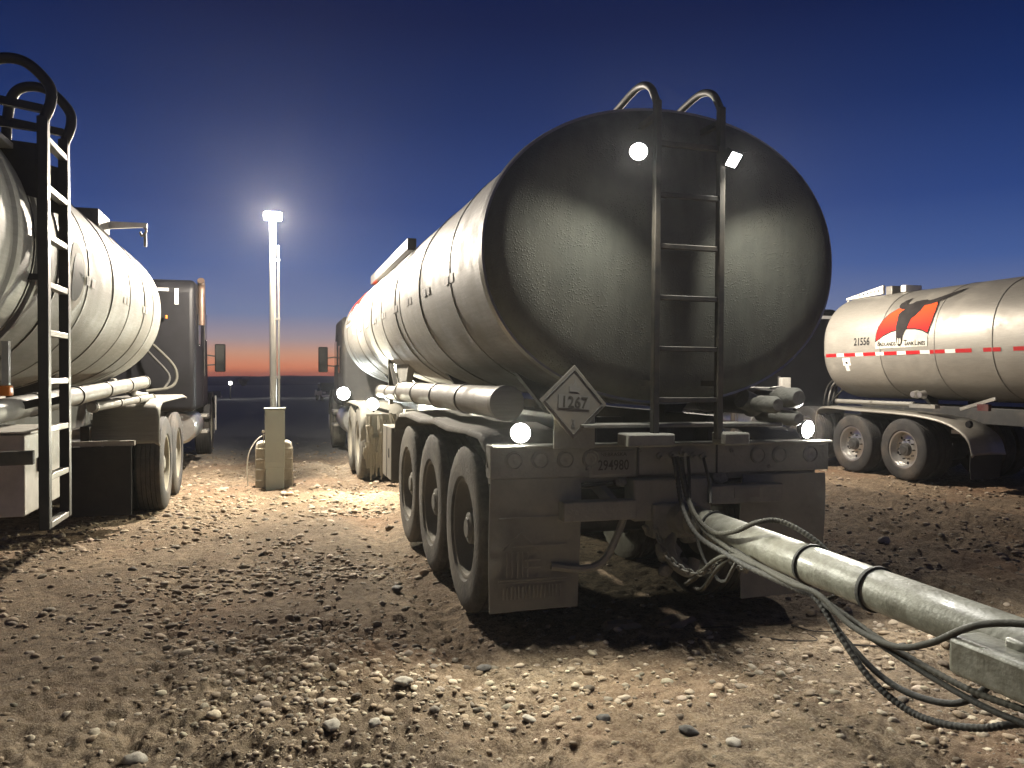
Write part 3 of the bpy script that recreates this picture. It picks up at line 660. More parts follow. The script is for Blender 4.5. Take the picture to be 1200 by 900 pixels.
# landing gear, belly pipework, valves
for s in (-1, 1):
    MB().box((s * .6, 5.7, .72), (.12, .12, .7)).box((s * .6, 5.7, .34), (.26, .26, .03)).build('landing_leg', M_mudmetal, main, bevel=.006)
MB().prism([(4.2, 1.62), (5.1, 1.62), (5.0, 1.40), (4.75, 1.22), (4.5, 1.22)], -.85, -.78, 'YZ').build('support_gusset', M_mudmetal, main)
MB().bar((-.90, 5.25, 1.68), (-.90, 5.15, 1.16), .05, .05).bar((-.90, 5.15, 1.62), (-.90, 4.55, 1.25), .04, .04).build('support_strut', M_rail3, main)
MB().tube(smoothpath([(.5, -.02, 1.36), (.60, .0, 1.32), (.66, .12, 1.30), (.9, .3, 1.30)]), .06, 14).build('outlet_pipe', M_mudmetal, main)
for x, z, r in ((.56, 1.33, .05), (.70, 1.37, .06), (.70, 1.25, .045)):
    MB().lathe([(-.30, .001), (-.30, r * .7), (-.27, r), (-.12, r), (-.10, r * .75), (.1, r * .75)], (x, 0, z), 'Y', 18).build('valve_cap', M_mudmetal, main)
MB().box((0, -.04, .78), (.5, .14, .24)).box((0, -.08, .66), (.28, .12, .20)).build('hitch_plate', M_mudmetal, main, bevel=.012)
MB().lathe([(-.20, .07), (-.14, .09), (-.02, .09)], (.03, 0, .67), 'Y', 16, cap=True).tube(smoothpath([(.0, -.1, .6), (-.05, -.16, .50), (-.02, -.2, .42), (.06, -.2, .38), (.10, -.18, .44)]), .035, 10).build('pintle_hook', M_mudmetal, main)
MB().tube(smoothpath([(-.72, -.04, .42), (-.55, -.06, .40), (-.42, -.06, .43), (-.33, -.05, .56), (-.27, -.04, .70)]), .022, 8).build('bent_bracket', M_mudmetal, main)
for s_ in (-1, 1):
    pts = [(s_ * .16 + .03, -.06, .66)]
    P = smoothpath([(s_ * .16 + .03, -.10, .66), (s_ * .17 + .04, -.30, .50), (s_ * .14 + .05, -.55, .46), (s_ * .09 + .08, -.75, .60)], 7); ch = MB()
    for i in range(len(P) - 1):
        a_, b_ = P[i], P[i + 1]; m_ = (a_ + b_) / 2; d_ = (b_ - a_).normalized(); L_ = (b_ - a_).length * .72; u_ = Vector((1, 0, 0)) if i % 2 else d_.cross(Vector((1, 0, 0))).normalized()
        ch.tube([m_ + d_ * L_ * math.cos(q * PI / 4) + u_ * .014 * math.sin(q * PI / 4) for q in range(9)], .006, 5, cap=False)
    tag(ch.build('safety_chain', M_mudmetal, main), kind='stuff')
for i, (x, y, z, r_) in enumerate([(-.03, -.10, .48, .075), (.05, -.13, .40, .06), (-.06, -.14, .38, .045), (-.10, -.05, .60, .06), (.12, -.06, .55, .06), (-.30, -.04, .88, .04), (.34, -.04, .89, .05)]):
    me = rock_proto(700 + i, 3); me.materials.append(M_mudmetal); me.polygons.foreach_set('use_smooth', [True] * len(me.polygons)); o = bpy.data.objects.new('mud_lump', me); COL.objects.link(o); o.parent = main; o.location = (x, y, z); o.scale = (r_, r_, r_ * 1.6)
for x, z in ((-.52, .965), (-.20, 1.06), (.40, 1.05), (.66, .95)):
    MB().lathe([(-.078, .001), (-.084, .009), (-.07, .013)], (x, 0, z), 'Y', 6).build('bolt_head', M_seam, bump)
MB().box((.30, -.075, 1.01), (.008, .012, .18)).build('bumper_seam', M_frame, bump); MB().box((-.21, -.075, 1.01), (.010, .012, .18)).build('bumper_seam', M_frame, bump)
MB().tube(smoothpath([(-1.0, .02, .88), (-.6, -.01, .86), (-.25, .0, .875), (.1, .02, .85), (.6, .0, .865), (1.0, .02, .87)]), .012, 8).build('wiring_harness', M_hose, main)
for k, (x, z) in enumerate([(-.08, 1.03), (.0, 1.035), (.06, 1.05), (.14, 1.03), (.20, 1.02)]):
    MB().tube([(x, -.075, z), (x + random.uniform(-.01, .02), -.12, z - .012)], .013, 8).lathe([(-.10, .02), (-.085, .02)], (x, 0, z), 'Y', 8, cap=True).build('hose_coupling', M_mudmetal, main)

# ======== left trailer ========
left = empty('tank_trailer', (-2.3, -.6, 0), 'pale aluminium tank trailer at the left edge with a dark side ladder', 'tank trailer', GT)
tank(left, 10.05, [1.2, 2.4, 3.6, 4.55, 5.25, 5.75, 6.5, 7.35, 8.1, 8.9, 9.45], M_alu, M_head)
undercarriage(left, .3, 9.8, [.9, 2.05], 'dusty', M_rubber, M_rim, 1.1)
dome_gear(left, (3.0, 6.2, 8.6), 3.03)
for yy, ww in ((4.62, .10), (4.95, .10), (5.02 + .3, .06)):
    mb = MB(); vs = []
    for dy, e in ((-ww / 2, 0), (-ww / 2 + .01, .018), (ww / 2 - .01, .018), (ww / 2, 0)):
        for t in range(96): x, z = se(2 * PI * t / 96, TA + e, TB + e); vs.append((x, yy + dy, 2.19 + z))
    mb.add(vs, [(j * 96 + t, j * 96 + (t + 1) % 96, (j + 1) * 96 + (t + 1) % 96, (j + 1) * 96 + t) for j in range(3) for t in range(96)]); mb.build('stiffener_ring', M_alu, left, smooth=50)
rack(left, 'hose_tube', 1.02, 1.31, 4.6, 9.5, .06, M_alu, .12)
rack(left, 'product_pipe', 1.0, 1.26, 7.2, 10.2, .035, M_alu)
lad = MB().bar((1.165, 5.24, .70), (1.165, 5.24, 2.82), .05, .055, (0, 1, 0)).build('ladder', M_rail, left, bevel=.004)
MB().bar((1.165, 5.66, .70), (1.165, 5.66, 2.82), .05, .055, (0, 1, 0)).build('ladder_rail', M_rail, lad, bevel=.004)
for k in range(9):
    MB().bar((1.165, 5.262, .715 + .250 * k), (1.165, 5.638, .715 + .250 * k), .045, .032).build('rung', M_rail2, lad, bevel=.004)
for y in (5.24, 5.66):
    pts = smoothpath([(1.165, y, 2.80), (1.20, y, 2.90), (1.19, y, 2.99), (1.09, y, 3.09), (.98, y, 3.10), (.91, y, 3.04), (.885, y, 2.90), (.88, y, 2.80)], 6)
    MB().tube(pts, .027, 12).build('hand_hoop', M_rail, lad)
    MB().bar((1.165, y, 2.86), (.62, y, 2.94), .035, .04).bar((1.165, y, 2.76), (.60, y, 2.80), .03, .035).build('hoop_brace', M_rail, lad)
    MB().prism([(1.15, 2.66), (1.15, 2.40), (.98, 2.44), (.70, 2.72), (.70, 2.80), (.90, 2.72)], y - .006, y + .006, 'XZ').build('ladder_gusset', M_rail, lad)
    MB().bar((1.15, y, 2.0), (1.08, y, 2.0), .03, .03).build('ladder_bracket', M_rail, lad); MB().bar((1.15, y, 1.36), (.5, y, 1.20), .04, .04).build('ladder_bracket', M_rail, lad)
for z, x in ((2.78, .80), (2.66, .95)):
    MB().box((x, 5.2, z), (.16, 2.2, .03)).build('walkway', M_rail2, left, bevel=.004)
MB().bar((1.12, 5.22, 1.075), (-.9, 5.1, 1.075), .05, .07).build('rear_cross_bar', M_rail3, left, bevel=.004)
cb = MB().box((.66, 6.57, .88), (.34, .84, .50)).build('side_cabinet', M_white, left, bevel=.008)
MB().box((.833, 6.57, .88), (.006, .012, .47)).build('cabinet_seam', M_frame, cb); MB().box((.84, 6.45, .92), (.02, .035, .09)).build('cabinet_latch', M_frame, cb)
MB().box((.67, 6.57, 1.145), (.40, .88, .012)).build('cabinet_lid', M_white, cb)
MB().lathe([(-.25, .12), (-.2, .17), (.2, .17), (.25, .12)], (.66, 5.35, .82), 'Y', 20, cap=True).box((.66, 5.45, 1.02), (.10, .12, .16)).build('valve_body', M_maroon, left, bevel=.008)
MB().tube(smoothpath([(.70, 5.2, .80), (.80, 5.1, .76), (.84, 4.95, .84), (.82, 4.8, .95)]), .045, 12).build('outlet_pipe', M_maroon, left)
MB().box((1.05, 5.03, 1.42), (.05, .06, .05)).build('amber_marker', M_amber, left, bevel=.006)
MB().bar((1.05, 5.03, 1.45), (1.05, 5.03, 1.66), .03, .04, (0, 1, 0)).build('marker_bracket', M_rail2, left)
for y in (6.55, 6.7, 7.9, 8.05, 8.9, 9.05):
    decal('reflective_patch', [[(0, -.10), (.10, -.10), (.10, -.04), (0, -.04)]], M_whiter, left, 1, y, 2.19)
dec = lambda a, b, cy, cs: [[(cy + a * math.cos(t * 2 * PI / 28), cs + b * math.sin(t * 2 * PI / 28)) for t in range(28)]]
decal('logo_ring', dec(.21, .22, 0, -.08), M_logow, left, 1, 6.2, 2.19, .004); decal('logo_oval', dec(.15, .15, 0, -.08), M_ink, left, 1, 6.2, 2.19, .007)
MB().box((.55, 9.3, 3.00), (.30, .55, .17)).build('vent_box', M_frame, left, bevel=.01)
arm = MB().prism([(.62, 3.06), (.62, 2.98), (1.05, 3.02), (1.05, 3.06)], 9.56, 9.60, 'XZ').build('hook_arm', M_white, left)
MB().tube(smoothpath([(1.02, 9.58, 3.02), (1.04, 9.58, 2.98), (1.0, 9.58, 2.93), (.98, 9.58, 2.97)]), .012, 8).tube([(1.03, 9.58, 2.95), (1.03, 9.58, 2.82)], .016, 8).build('hook', M_seam, arm)
for k in range(4):
    MB().tube(smoothpath([(.88 - .08 * k, 9.85, 1.45 - .05 * k), (.9 - .08 * k, 10.05, 1.43), (.8 - .07 * k, 10.3, 1.30 + .04 * k), (.9 - .05 * k, 10.55, 1.28)]), .028, 10).build('front_pipework', M_alu, left)

# ======== right trailer ========
set_section(1.10, .98, 2.32)
right = empty('tank_trailer', (11.22, 3.6, -.26), 'polished tank trailer at right with longhorn logo, unit number and red white tape', 'tank trailer', GT)
tank(right, 9.45, [1.5, 3.1, 4.4, 5.72, 6.8, 8.0], M_alub, M_head, zc=2.31)
undercarriage(right, .3, 9.2, [.9, 2.05], 'clean', M_rubber, M_rimp, 1.1, True)
dome_gear(right, (3.0, 5.2), 3.28)
logo(right, -1, 8.10, 2.31, .98, -.07, 1.07 / 397)
vs, fs = text_polys('21556', .19, bold=.003, sx=.85)
decal('unit_number', [(x, y + .0) for x, y in vs], M_ink, right, -1, 8.45, 2.31, .005, faces=fs)
y = 9.43; k = 0
while y > 3.0:
    w = .30 if k % 2 == 0 else .20
    if k % 2 == 0 or k < 12: decal('reflective_tape', [[(0, -.195), (w, -.195), (w, -.135), (0, -.135)]], M_red if k % 2 == 0 else M_whiter, right, -1, y, 2.31)
    y -= w + .004; k += 1
decal('small_notice', [[(0, -0.360), (.20, -0.360), (.20, -0.220), (0, -0.220)]], M_whiter, right, -1, 8.98, 2.31)
decal('small_notice', [[(.04, -0.470), (.14, -0.470), (.14, -0.370), (.04, -0.370)]], M_whiter, right, -1, 8.98, 2.31)
decal('notice_symbol', [[(.07, -0.330), (.13, -0.330), (.13, -0.290), (.07, -0.290)]], M_ink, right, -1, 8.98, 2.31, .007)
arm = MB().prism([(9.75, 3.25), (9.75, 3.29), (8.75, 3.44), (8.75, 3.28)], -.38, -.33, 'YZ').build('support_arm', M_white, right, bevel=.004)
ah = MB()
for k in range(6): ah.box((-.3805, 8.86 + k * .10, 3.345 - .006 * k), (.004, .035, .035))
ah.build('arm_holes', M_ink, arm)
MB().box((-.2, 8.6, 3.33), (.36, .16, .16)).build('vent_box', M_seam, right, bevel=.01); MB().box((-.2, 8.25, 3.33), (.36, .12, .12)).build('vent_box', M_white, right, bevel=.01)
MB().tube(smoothpath([(-.355, 9.70, 3.26), (-.355, 9.73, 3.20), (-.355, 9.68, 3.18)]), .014, 8).build('hook', M_white, arm)
for yy in (7.25, 7.1): MB().lathe([(-1.10, .05), (-1.0, .07)], (0, yy, 1.45), 'X', 14, cap=True).build('sight_gauge', M_rimp, right)
MB().box((-1.0, 7.1, 1.26), (.10, .55, .06)).build('bracket_bar', M_rail2, right)
MB().bar((-1.02, 6.35, 1.24), (-.98, 5.75, 1.42), .04, .05).build('bracket_bar', M_rail2, right); MB().box((-.99, 5.95, 1.28), (.06, .20, .10)).build('valve_body', M_maroon, right)
MB().bar((-.95, 4.55, 1.10), (-1.0, 3.4, 1.52), .04, .05).build('diagonal_brace', M_white, right); MB().bar((-.95, 3.75, 1.02), (-1.0, 2.9, 1.38), .04, .05).build('diagonal_brace', M_white, right)
rack(right, 'hose_tube', -.95, 1.28, 7.4, 9.3, .04, M_alu)
flap(right, -1.0, -.2, .22, .98, 4.2, M_frame, 'splash_guard')
MB().tube([(-.4, 9.5, 1.6), (-.4, 9.8, 1.5), (-.42, 10.1, 1.25)], .02, 8).build('air_line', M_hose, right)
for k in range(3): MB().tube(smoothpath([(-.75 + .1 * k, 9.55, 1.75), (-.8 + .1 * k, 9.75, 1.55), (-.85 + .1 * k, 9.8, 1.25), (-.7 + .1 * k, 10.0, .95)]), .016, 8).build('air_line', M_rail2 if k == 1 else M_hose, right)

# ------------------------------------------------------------------ tractors
def tractor(root, key, mt, mr, hw, cab_y, cab_top, cab_len=2.3, nose=1.7, cabm=M_black, polished=False, drives=(-.57, .57), fm=M_alu, sleeper=True, cw=None):
    """origin on the ground between the drive axles; forward is +Y"""
    cw = cw or hw; fy = cab_y + cab_len + nose
    for s in (-1, 1):
        MB().box((s * .40, (fy - 1.2) / 2, .86), (.09, fy + 1.0, .22)).build('frame_rail', M_frame, root, bevel=.006)
        wheel(root, key + 's', hw, fy - .75, s, mt, mr, dual=False, polished=polished)
        for y in drives: wheel(root, key, hw, y, s, mt, mr, polished=polished)
        MB().lathe([(-.05, .22), (.0, .26), (1.15, .26), (1.2, .22)], (s * (cw - .25), cab_y + .2, .70), 'Y', 24, cap=True).build('fuel_tank', M_rimp, root)
        for zz in (.55, .82): MB().box((s * (cw - .02), cab_y + 1.65, zz), (.16, .45, .05)).build('cab_step', M_rail2, root, bevel=.006)
    for y in drives: MB().tube([(-hw + .1, y, .52), (hw - .1, y, .52)], .07, 12).lathe([(-.2, .1), (-.1, .2), (.1, .2), (.2, .1)], (0, y, .52), 'X', 16, cap=True).build('axle', M_frame, root)
    MB().lathe([(-.02, .45), (.05, .45), (.07, .42), (.07, .05)], (0, 0, 1.02), 'Z', 28, cap=True).build('fifth_wheel', M_frame, root)
    # cab body: side profile extruded across and bevelled
    z0, zt = .95, cab_top; y0, y1 = cab_y, cab_y + cab_len
    P = [(y0, z0), (y0, zt - .12), (y0 + .12, zt)] + ([(y0 + .9, zt + .02), (y1 - .35, zt - .12)] if sleeper else [(y1 - .45, zt)]) + [(y1 - .02, zt - .62), (y1 + .12, 1.55), (y1 + .12, z0)]
    cab = MB().prism(P, -cw, cw, 'YZ').build('cab', cabm, root, bevel=.09, seg=5)
    H = [(y1 + .08, .80), (y1 + .08, 1.50), (y1 + .5, 1.46), (fy - .1, 1.30), (fy, 1.15), (fy, .62), (y1 + .3, .62)]
    MB().prism(H, -cw * .62, cw * .62, 'YZ').build('hood', cabm, root, bevel=.08, seg=4)
    MB().box((0, fy + .08, .50), (2 * cw, .16, .32)).build('front_bumper', M_rimp, root, bevel=.02)
    for s in (-1, 1):
        fp = [(fy - 1.35, .70), (fy - 1.25, .98), (fy - .98, 1.17), (fy - .75, 1.20), (fy - .45, 1.15), (fy - .15, .95), (fy - .05, .66), (fy - .16, .66), (fy - .25, .88), (fy - .5, 1.06), (fy - .75, 1.12), (fy - .95, 1.09), (fy - 1.17, .92), (fy - 1.25, .70)]
        MB().prism(fp, s * .55, s * (hw + .01), 'YZ').build('front_fender', cabm, root, bevel=.012)
        MB().box((s * (cw + .002), y1 - .45, zt - .62), (.012, .62, .46)).build('side_window', M_glass, cab, bevel=.01)
        MB().prism([(y1 - .98, 1.02), (y1 - .98, zt - .28), (y1 - .955, zt - .28), (y1 - .955, 1.02)], s * (cw - .002), s * (cw + .006), 'YZ').build('door_seam', M_ink, cab)
        MB().box((s * (cw + .01), y0 + .55, zt - .75), (.015, .34, .50)).build('side_window', M_glass, cab, bevel=.01)
        mz = 1.82; my = y1 - .05
        mi = MB().box((s * (cw + .22), my, mz), (.18, .10, .50)).build('mirror', M_black, root, bevel=.02)
        MB().box((s * (cw + .22), my - .053, mz + .08), (.145, .006, .29)).box((s * (cw + .22), my - .053, mz - .17), (.145, .006, .14)).build('mirror_glass', M_glass, mi)
        MB().bar((s * cw, my, mz + .05), (s * (cw + .14), my, mz + .03), .03, .025).bar((s * cw, my, mz - .13), (s * (cw + .14), my, mz - .12), .03, .025).build('mirror_arm', M_frame, mi)
    MB().prism([(-cw * .8, zt - .58), (cw * .8, zt - .58), (cw * .72, zt - .18), (-cw * .72, zt - .18)], y1 - .02, y1 + .01, 'XZ').build('windscreen', M_glass, cab)
    return cab
def quarter_fender(root, hw, y0, y1, m, s, ztop=1.10, drop=.62):
    pts = [(y0 - .62, drop), (y0 - .64, .86), (y0 - .56, ztop - .10), (y0 - .40, ztop - .02), (y0 - .1, ztop), (y1 + .2, ztop), (y1 + .5, ztop - .02)]
    pts = [(p.x, p.y) for p in smoothpath([(a, b, 0) for a, b in pts], 5)]
    mb = MB(); vs = []
    for y, z in pts:
        for x in (hw - .62, hw - .3, hw - .04, hw + .01): vs.append((s * x, y, z + (.0 if x < hw else -.03)))
    mb.add(vs, [(i * 4 + k, i * 4 + k + 1, (i + 1) * 4 + k + 1, (i + 1) * 4 + k) for i in range(len(pts) - 1) for k in range(3)])
    o = mb.build('wheel_fender', m, root); sd = o.modifiers.new('solid', 'SOLIDIFY'); sd.thickness = .014; return o
GTR = 'semi tractors coupled to the tank trailers'
# left tractor
tl = empty('semi_tractor', (-2.28, 10.28, 0), 'black sleeper cab tractor behind the pole on the left, coupled to the left tanker', 'truck', GTR)
cab = tractor(tl, 'dusty', M_rubber, M_rim, 1.13, 2.82, 2.97, cw=1.12)
for s in (-1, 1):
    quarter_fender(tl, 1.13, -.70, .9, M_alu, s, 1.25, .80)
    flap(tl, s * .92, s * .38, .12, .80, -1.62, M_flapb)
    MB().box((s * .65, -1.60, .83), (.60, .05, .05)).build('flap_hanger', M_rail2, tl)
MB().box((-.0, 2.812, 2.80), (1.5, .006, .045)).box((.86, 2.812, 2.70), (.055, .006, .24)).build('reflective_stripe', M_whiter, cab)
st = MB().tube(smoothpath([(1.17, 3.34, 2.3), (1.17, 3.34, 2.6), (1.17, 3.34, 2.86), (1.17, 3.31, 2.95), (1.17, 3.24, 3.0)]), .055, 16).build('exhaust_stack', M_stk, tl)
MB().tube([(1.16, 4.0, 1.5), (1.16, 4.0, 2.5)], .008, 6).build('antenna', M_frame, tl)
MB().tube(smoothpath([(.35, 2.75, 2.1), (.62, 2.55, 1.9), (.88, 2.45, 1.6), (.85, 2.35, 1.35), (.55, 1.9, 1.28)]), .022, 10).build('air_line', M_hose2, tl)
MB().tube(smoothpath([(.30, 2.75, 2.05), (.55, 2.5, 1.8), (.80, 2.4, 1.5), (.75, 2.2, 1.3)]), .018, 10).build('air_line', M_hose, tl)
MB().lathe([(0, .018), (.04, .018), (.05, .006)], (.72, 2.75, 2.36), 'Z', 12, cap=True).build('amber_beacon', M_amber, tl)
for k in range(6): MB().box((1.05, 1.35, .66 + k * .055), (.08, .05, .022)).build('step_tread', M_rimp, tl)
MB().box((1.13, 7.05, .75), (.03, .10, .70)).build('bumper_end', M_white, tl, bevel=.01)
# middle tractor
tm = empty('semi_tractor', (2.2, 12.35, 0), 'grey tractor hidden in front of the middle tanker, only its left side showing', 'truck', GTR)
cab = tractor(tm, 'muddy', M_rubberm, M_rim, 1.06, 2.0, 2.55, cab_len=2.0, cabm=M_frame, sleeper=False, cw=1.06)
for s in (-1, 1): quarter_fender(tm, 1.06, -.57, .57, M_mudmetal, s)
# right tractor
tr_ = empty('semi_tractor', (11.2, 11.68, -.26), 'black tractor beyond the middle tanker, coupled to the polished tanker', 'truck', GTR)
cab = tractor(tr_, 'clean', M_rubber, M_rimp, 1.1, 3.7, 3.28, polished=True, drives=(-.63, .62), cw=1.12)
wheel(tr_, 'clean', 1.1, 1.95, -1, M_rubber, M_rimp, z=.64, polished=True); wheel(tr_, 'clean', 1.1, 1.95, 1, M_rubber, M_rimp, z=.64, polished=True)
MB().box((.1, 3.692, 3.08), (1.9, .006, .07)).build('reflective_stripe', M_whiter, cab)
MB().box((-.75, 3.1, 1.45), (.22, .12, .55)).build('equipment_box', M_white, tr_, bevel=.01)
MB().box((-.5, 3.66, 1.5), (.05, .03, .5)).build('cab_handle', M_rimp, tr_)
for s in (-1, 1):
    pts = smoothpath([(-2.05, .55, 0), (-1.95, .80, 0), (-1.70, .97, 0), (-1.3, 1.08, 0), (-.6, 1.14, 0), (.6, 1.16, 0), (1.45, 1.17, 0), (1.62, 1.0, 0), (1.6, .72, 0)], 6)
    vs = []
    for p in pts:
        for x, dz in ((.45, 0), (.8, .01), (1.06, 0), (1.10, -.035)): vs.append((s * x, p.x, p.y + dz))
    o = MB().add(vs, [(i * 4 + k, i * 4 + k + 1, (i + 1) * 4 + k + 1, (i + 1) * 4 + k) for i in range(len(pts) - 1) for k in range(3)]).build('wheel_fender', M_alub, tr_)
    sd = o.modifiers.new('solid', 'SOLIDIFY'); sd.thickness = .015
    flap(tr_, s * 1.08, s * .5, .18, .62, -2.0, M_flapb)
MB().lathe([(-1.12, .05), (-1.08, .06)], (0, -1.98, 1.02), 'X', 16, cap=True).build('marker_lamp', M_ink, tr_)
MB().box((-.85, -1.5, .87), (.03, .17, .06)).build('plate_light', M_whiter, tr_)
# tractor work lights and the mud hung flap of the middle rig
worklight(tm, (-.98, -1.85, 1.13), (-.45, -1, -.22), LIGHT['fender'], rnd=.085, size=168, col=(1, .95, .72))
MB().bar((-.98, -1.8, 1.08), (-.70, -1.2, 1.0), .04, .04).build('lamp_bracket', M_frame, tm)
worklight(tm, (-1.05, 1.90, 1.19), (-.2, -1, -.15), LIGHT['cabback'], rnd=.12, size=168, col=(.92, 1, .95))
fm_ = flap(tm, -1.02, -.62, .30, .98, -1.45, M_flap)
cl = MB()
for k in range(70):
    x = random.uniform(-1.04, -.62); z0 = random.uniform(.45, 1.0); ln = random.uniform(.12, .42)
    cl.tube([(x, -1.49 + random.uniform(-.03, .02), z0), (x + random.uniform(-.02, .02), -1.50, z0 - ln * .5), (x, -1.49, max(.10, z0 - ln))], .012, 5, rf=lambda t, i: .020 * (1 - .7 * t) + .004)
tag(cl.build('mud_clumps', M_rim, fm_), 'strings of dried mud hanging off the flap')

# ------------------------------------------------------------------ drawbar of the following trailer
db = empty('trailer_drawbar', (2.32, 4.12, 0), 'long pale round drawbar pipe running from the hitch to the lower right corner', 'drawbar')
pa, pb = Vector((-.02, -.04, .665)), Vector((.07, -1.98, .595))
dr = pb - pa
MB().tube([pa, pb + dr * .09], .086, 40).build('drawbar_pipe', M_pipe, db)
MB().tube([pa + dr * -.06, pa], .065, 24).build('drawbar_neck', M_mudmetal, db)
MB().lathe([(-.07, .03), (-.05, .055), (.05, .055), (.07, .03)], (-.02, .08, .665), 'Z', 16, cap=True).build('towing_eye', M_mudmetal, db)
def ring(p, r, w, m, tilt=0.):
    d = dr.normalized(); q = d.to_track_quat('Z', 'Y').to_matrix()
    vs = MB().lathe([(-w / 2, r), (-w / 2, r + .010), (w / 2, r + .010), (w / 2, r)], (0, 0, 0), 'Z', 36)
    vs.v = [tuple(p + q @ Vector((x, y, z + tilt * x))) for x, y, z in vs.v]; return vs.build('pipe_strap', m, db)
ring(pa + dr * .10, .086, .013, M_hose); ring(pa + dr * .50, .086, .013, M_hose, .15); ring(pa + dr * .70, .086, .016, M_hose, .1)
# A-frame and turntable end near the camera
MB().bar((-.10, -1.97, .565), (-.09, -3.4, .555), .14, .13).build('frame_beam', M_pipe, db, bevel=.02, seg=3)
MB().bar((.32, -1.92, .60), (.75, -3.4, .57), .10, .13).build('frame_beam', M_pipe, db, bevel=.02, seg=3)
MB().box((.16, -2.16, .60), (.50, .09, .12)).build('cross_member', M_pipe, db, bevel=.012)
for k in range(3): MB().bar((-.02, -2.42 - .28 * k, .61), (.60, -2.30 - .28 * k, .61), .035, .10).build('frame_web', M_mudmetal, db, bevel=.005)
MB().tube([(.10, -2.05, .70), (.30, -2.09, .70)], .03, 12).build('frame_bolt', M_mudmetal, db)


# ------------------------------------------------------------------ air and electric lines
def hose(pts, r, m, label, coil=False, k=8):
    P = smoothpath(pts, k)
    if coil:
        n = len(P); P2 = []
        for i in range(n - 1):
            for j in range(4): P2.append(P[i].lerp(P[i + 1], j / 4))
        P = P2; rf = lambda t, i: r * .86 * (1.08 if i % 4 < 2 else .94)
    else: rf = None
    o = MB().tube(P, r * .84, 12, rf=rf).build('air_hose', m, smooth=60); tag(o, label, 'hose', 'hoses draped along the drawbar'); return o
hose([(2.19, 4.10, 1.03), (2.19, 4.064, .976), (2.19, 3.977, .811), (2.17, 3.794, .69), (2.17, 3.559, .637), (2.17, 3.313, .606), (2.19, 3.141, .585), (2.2, 3.017, .56)], .014, M_hose2, 'spiral wrapped grey hose running low along the left side of the pipe', True)
hose([(2.22, 4.10, 1.03), (2.22, 4.072, .916), (2.18, 3.892, .754), (2.17, 3.673, .685), (2.19, 3.50, .72), (2.24, 3.40, .776), (2.32, 3.33, .795), (2.40, 3.22, .745), (2.455, 3.12, .66), (2.44, 3.02, .54), (2.3, 2.97, .50)], .014, M_hose2, 'spiral wrapped grey hose crossing over the top of the pipe', True)
hose([(2.17, 4.10, 1.03), (2.165, 4.05, .93), (2.15, 3.96, .77), (2.135, 3.78, .655), (2.145, 3.52, .61), (2.15, 3.30, .585), (2.185, 3.017, .56), (2.2, 2.885, .545), (2.21, 2.753, .433), (2.23, 2.606, .311), (2.26, 2.462, .248), (2.28, 2.321, .246), (2.3, 2.159, .291), (2.35, 2.041, .349), (2.42, 1.85, .42)], .015, M_hose, 'dark hose hanging in the lowest, widest loop under the pipe', True)
hose([(2.195, 3.50, .625), (2.19, 3.32, .60), (2.215, 3.017, .565), (2.22, 2.9, .53), (2.24, 2.765, .417), (2.27, 2.606, .323), (2.3, 2.463, .291), (2.34, 2.305, .313), (2.38, 2.216, .391), (2.40, 2.176, .477), (2.40, 2.12, .56)], .015, M_hose, 'dark hose looping just inside the widest loop and rising behind the frame beam')
hose([(2.165, 3.52, .632), (2.172, 3.30, .605), (2.2, 2.988, .575), (2.2, 2.741, .535), (2.2, 2.481, .487), (2.2, 2.24, .461), (2.2, 2.065, .454), (2.2, 1.86, .472)], .013, M_hose2, 'spiral wrapped hose sagging almost straight below the pipe', True)
hose([(2.172, 3.50, .630), (2.18, 3.28, .60), (2.205, 2.988, .560), (2.205, 2.741, .515), (2.205, 2.481, .465), (2.205, 2.24, .432), (2.2, 2.03, .42), (2.2, 1.83, .43)], .013, M_hose, 'thin dark cable just below the straight spiral hose')
hose([(2.172, 3.50, .632), (2.172, 3.30, .606), (2.17, 3.15, .59), (2.16, 3.0, .585), (2.16, 2.822, .585), (2.16, 2.617, .513), (2.16, 2.394, .508), (2.16, 2.236, .569), (2.16, 2.094, .66), (2.17, 2.005, .705), (2.2, 1.882, .735), (2.25, 1.7, .74)], .014, M_hose2, 'smooth tan hose rising across the front of the pipe to the frame end')
hose([(2.26, 4.10, 1.03), (2.24, 4.05, .95), (2.2, 3.957, .743), (2.19, 3.82, .537), (2.17, 3.65, .46), (2.15, 3.52, .47), (2.14, 3.44, .55), (2.16, 3.42, .60)], .011, M_hose, 'thin hose drooping from the bumper in a deep bow before the hitch')
hose([(2.36, 4.10, 1.02), (2.33, 3.98, .88), (2.30, 3.92, .79)], .010, M_hose, 'short thin hose dropping straight from the bumper to the pipe')
hose([(2.14, 3.90, .36), (2.12, 3.75, .44), (2.13, 3.58, .565), (2.15, 3.45, .61), (2.17, 3.28, .60)], .013, M_hose2, 'upper tan hose rising from the muddy hook to the pipe')
hose([(2.20, 3.92, .33), (2.16, 3.76, .37), (2.15, 3.60, .51), (2.16, 3.48, .59), (2.18, 3.34, .58)], .013, M_hose2, 'lower tan hose rising from the muddy hook to the pipe')

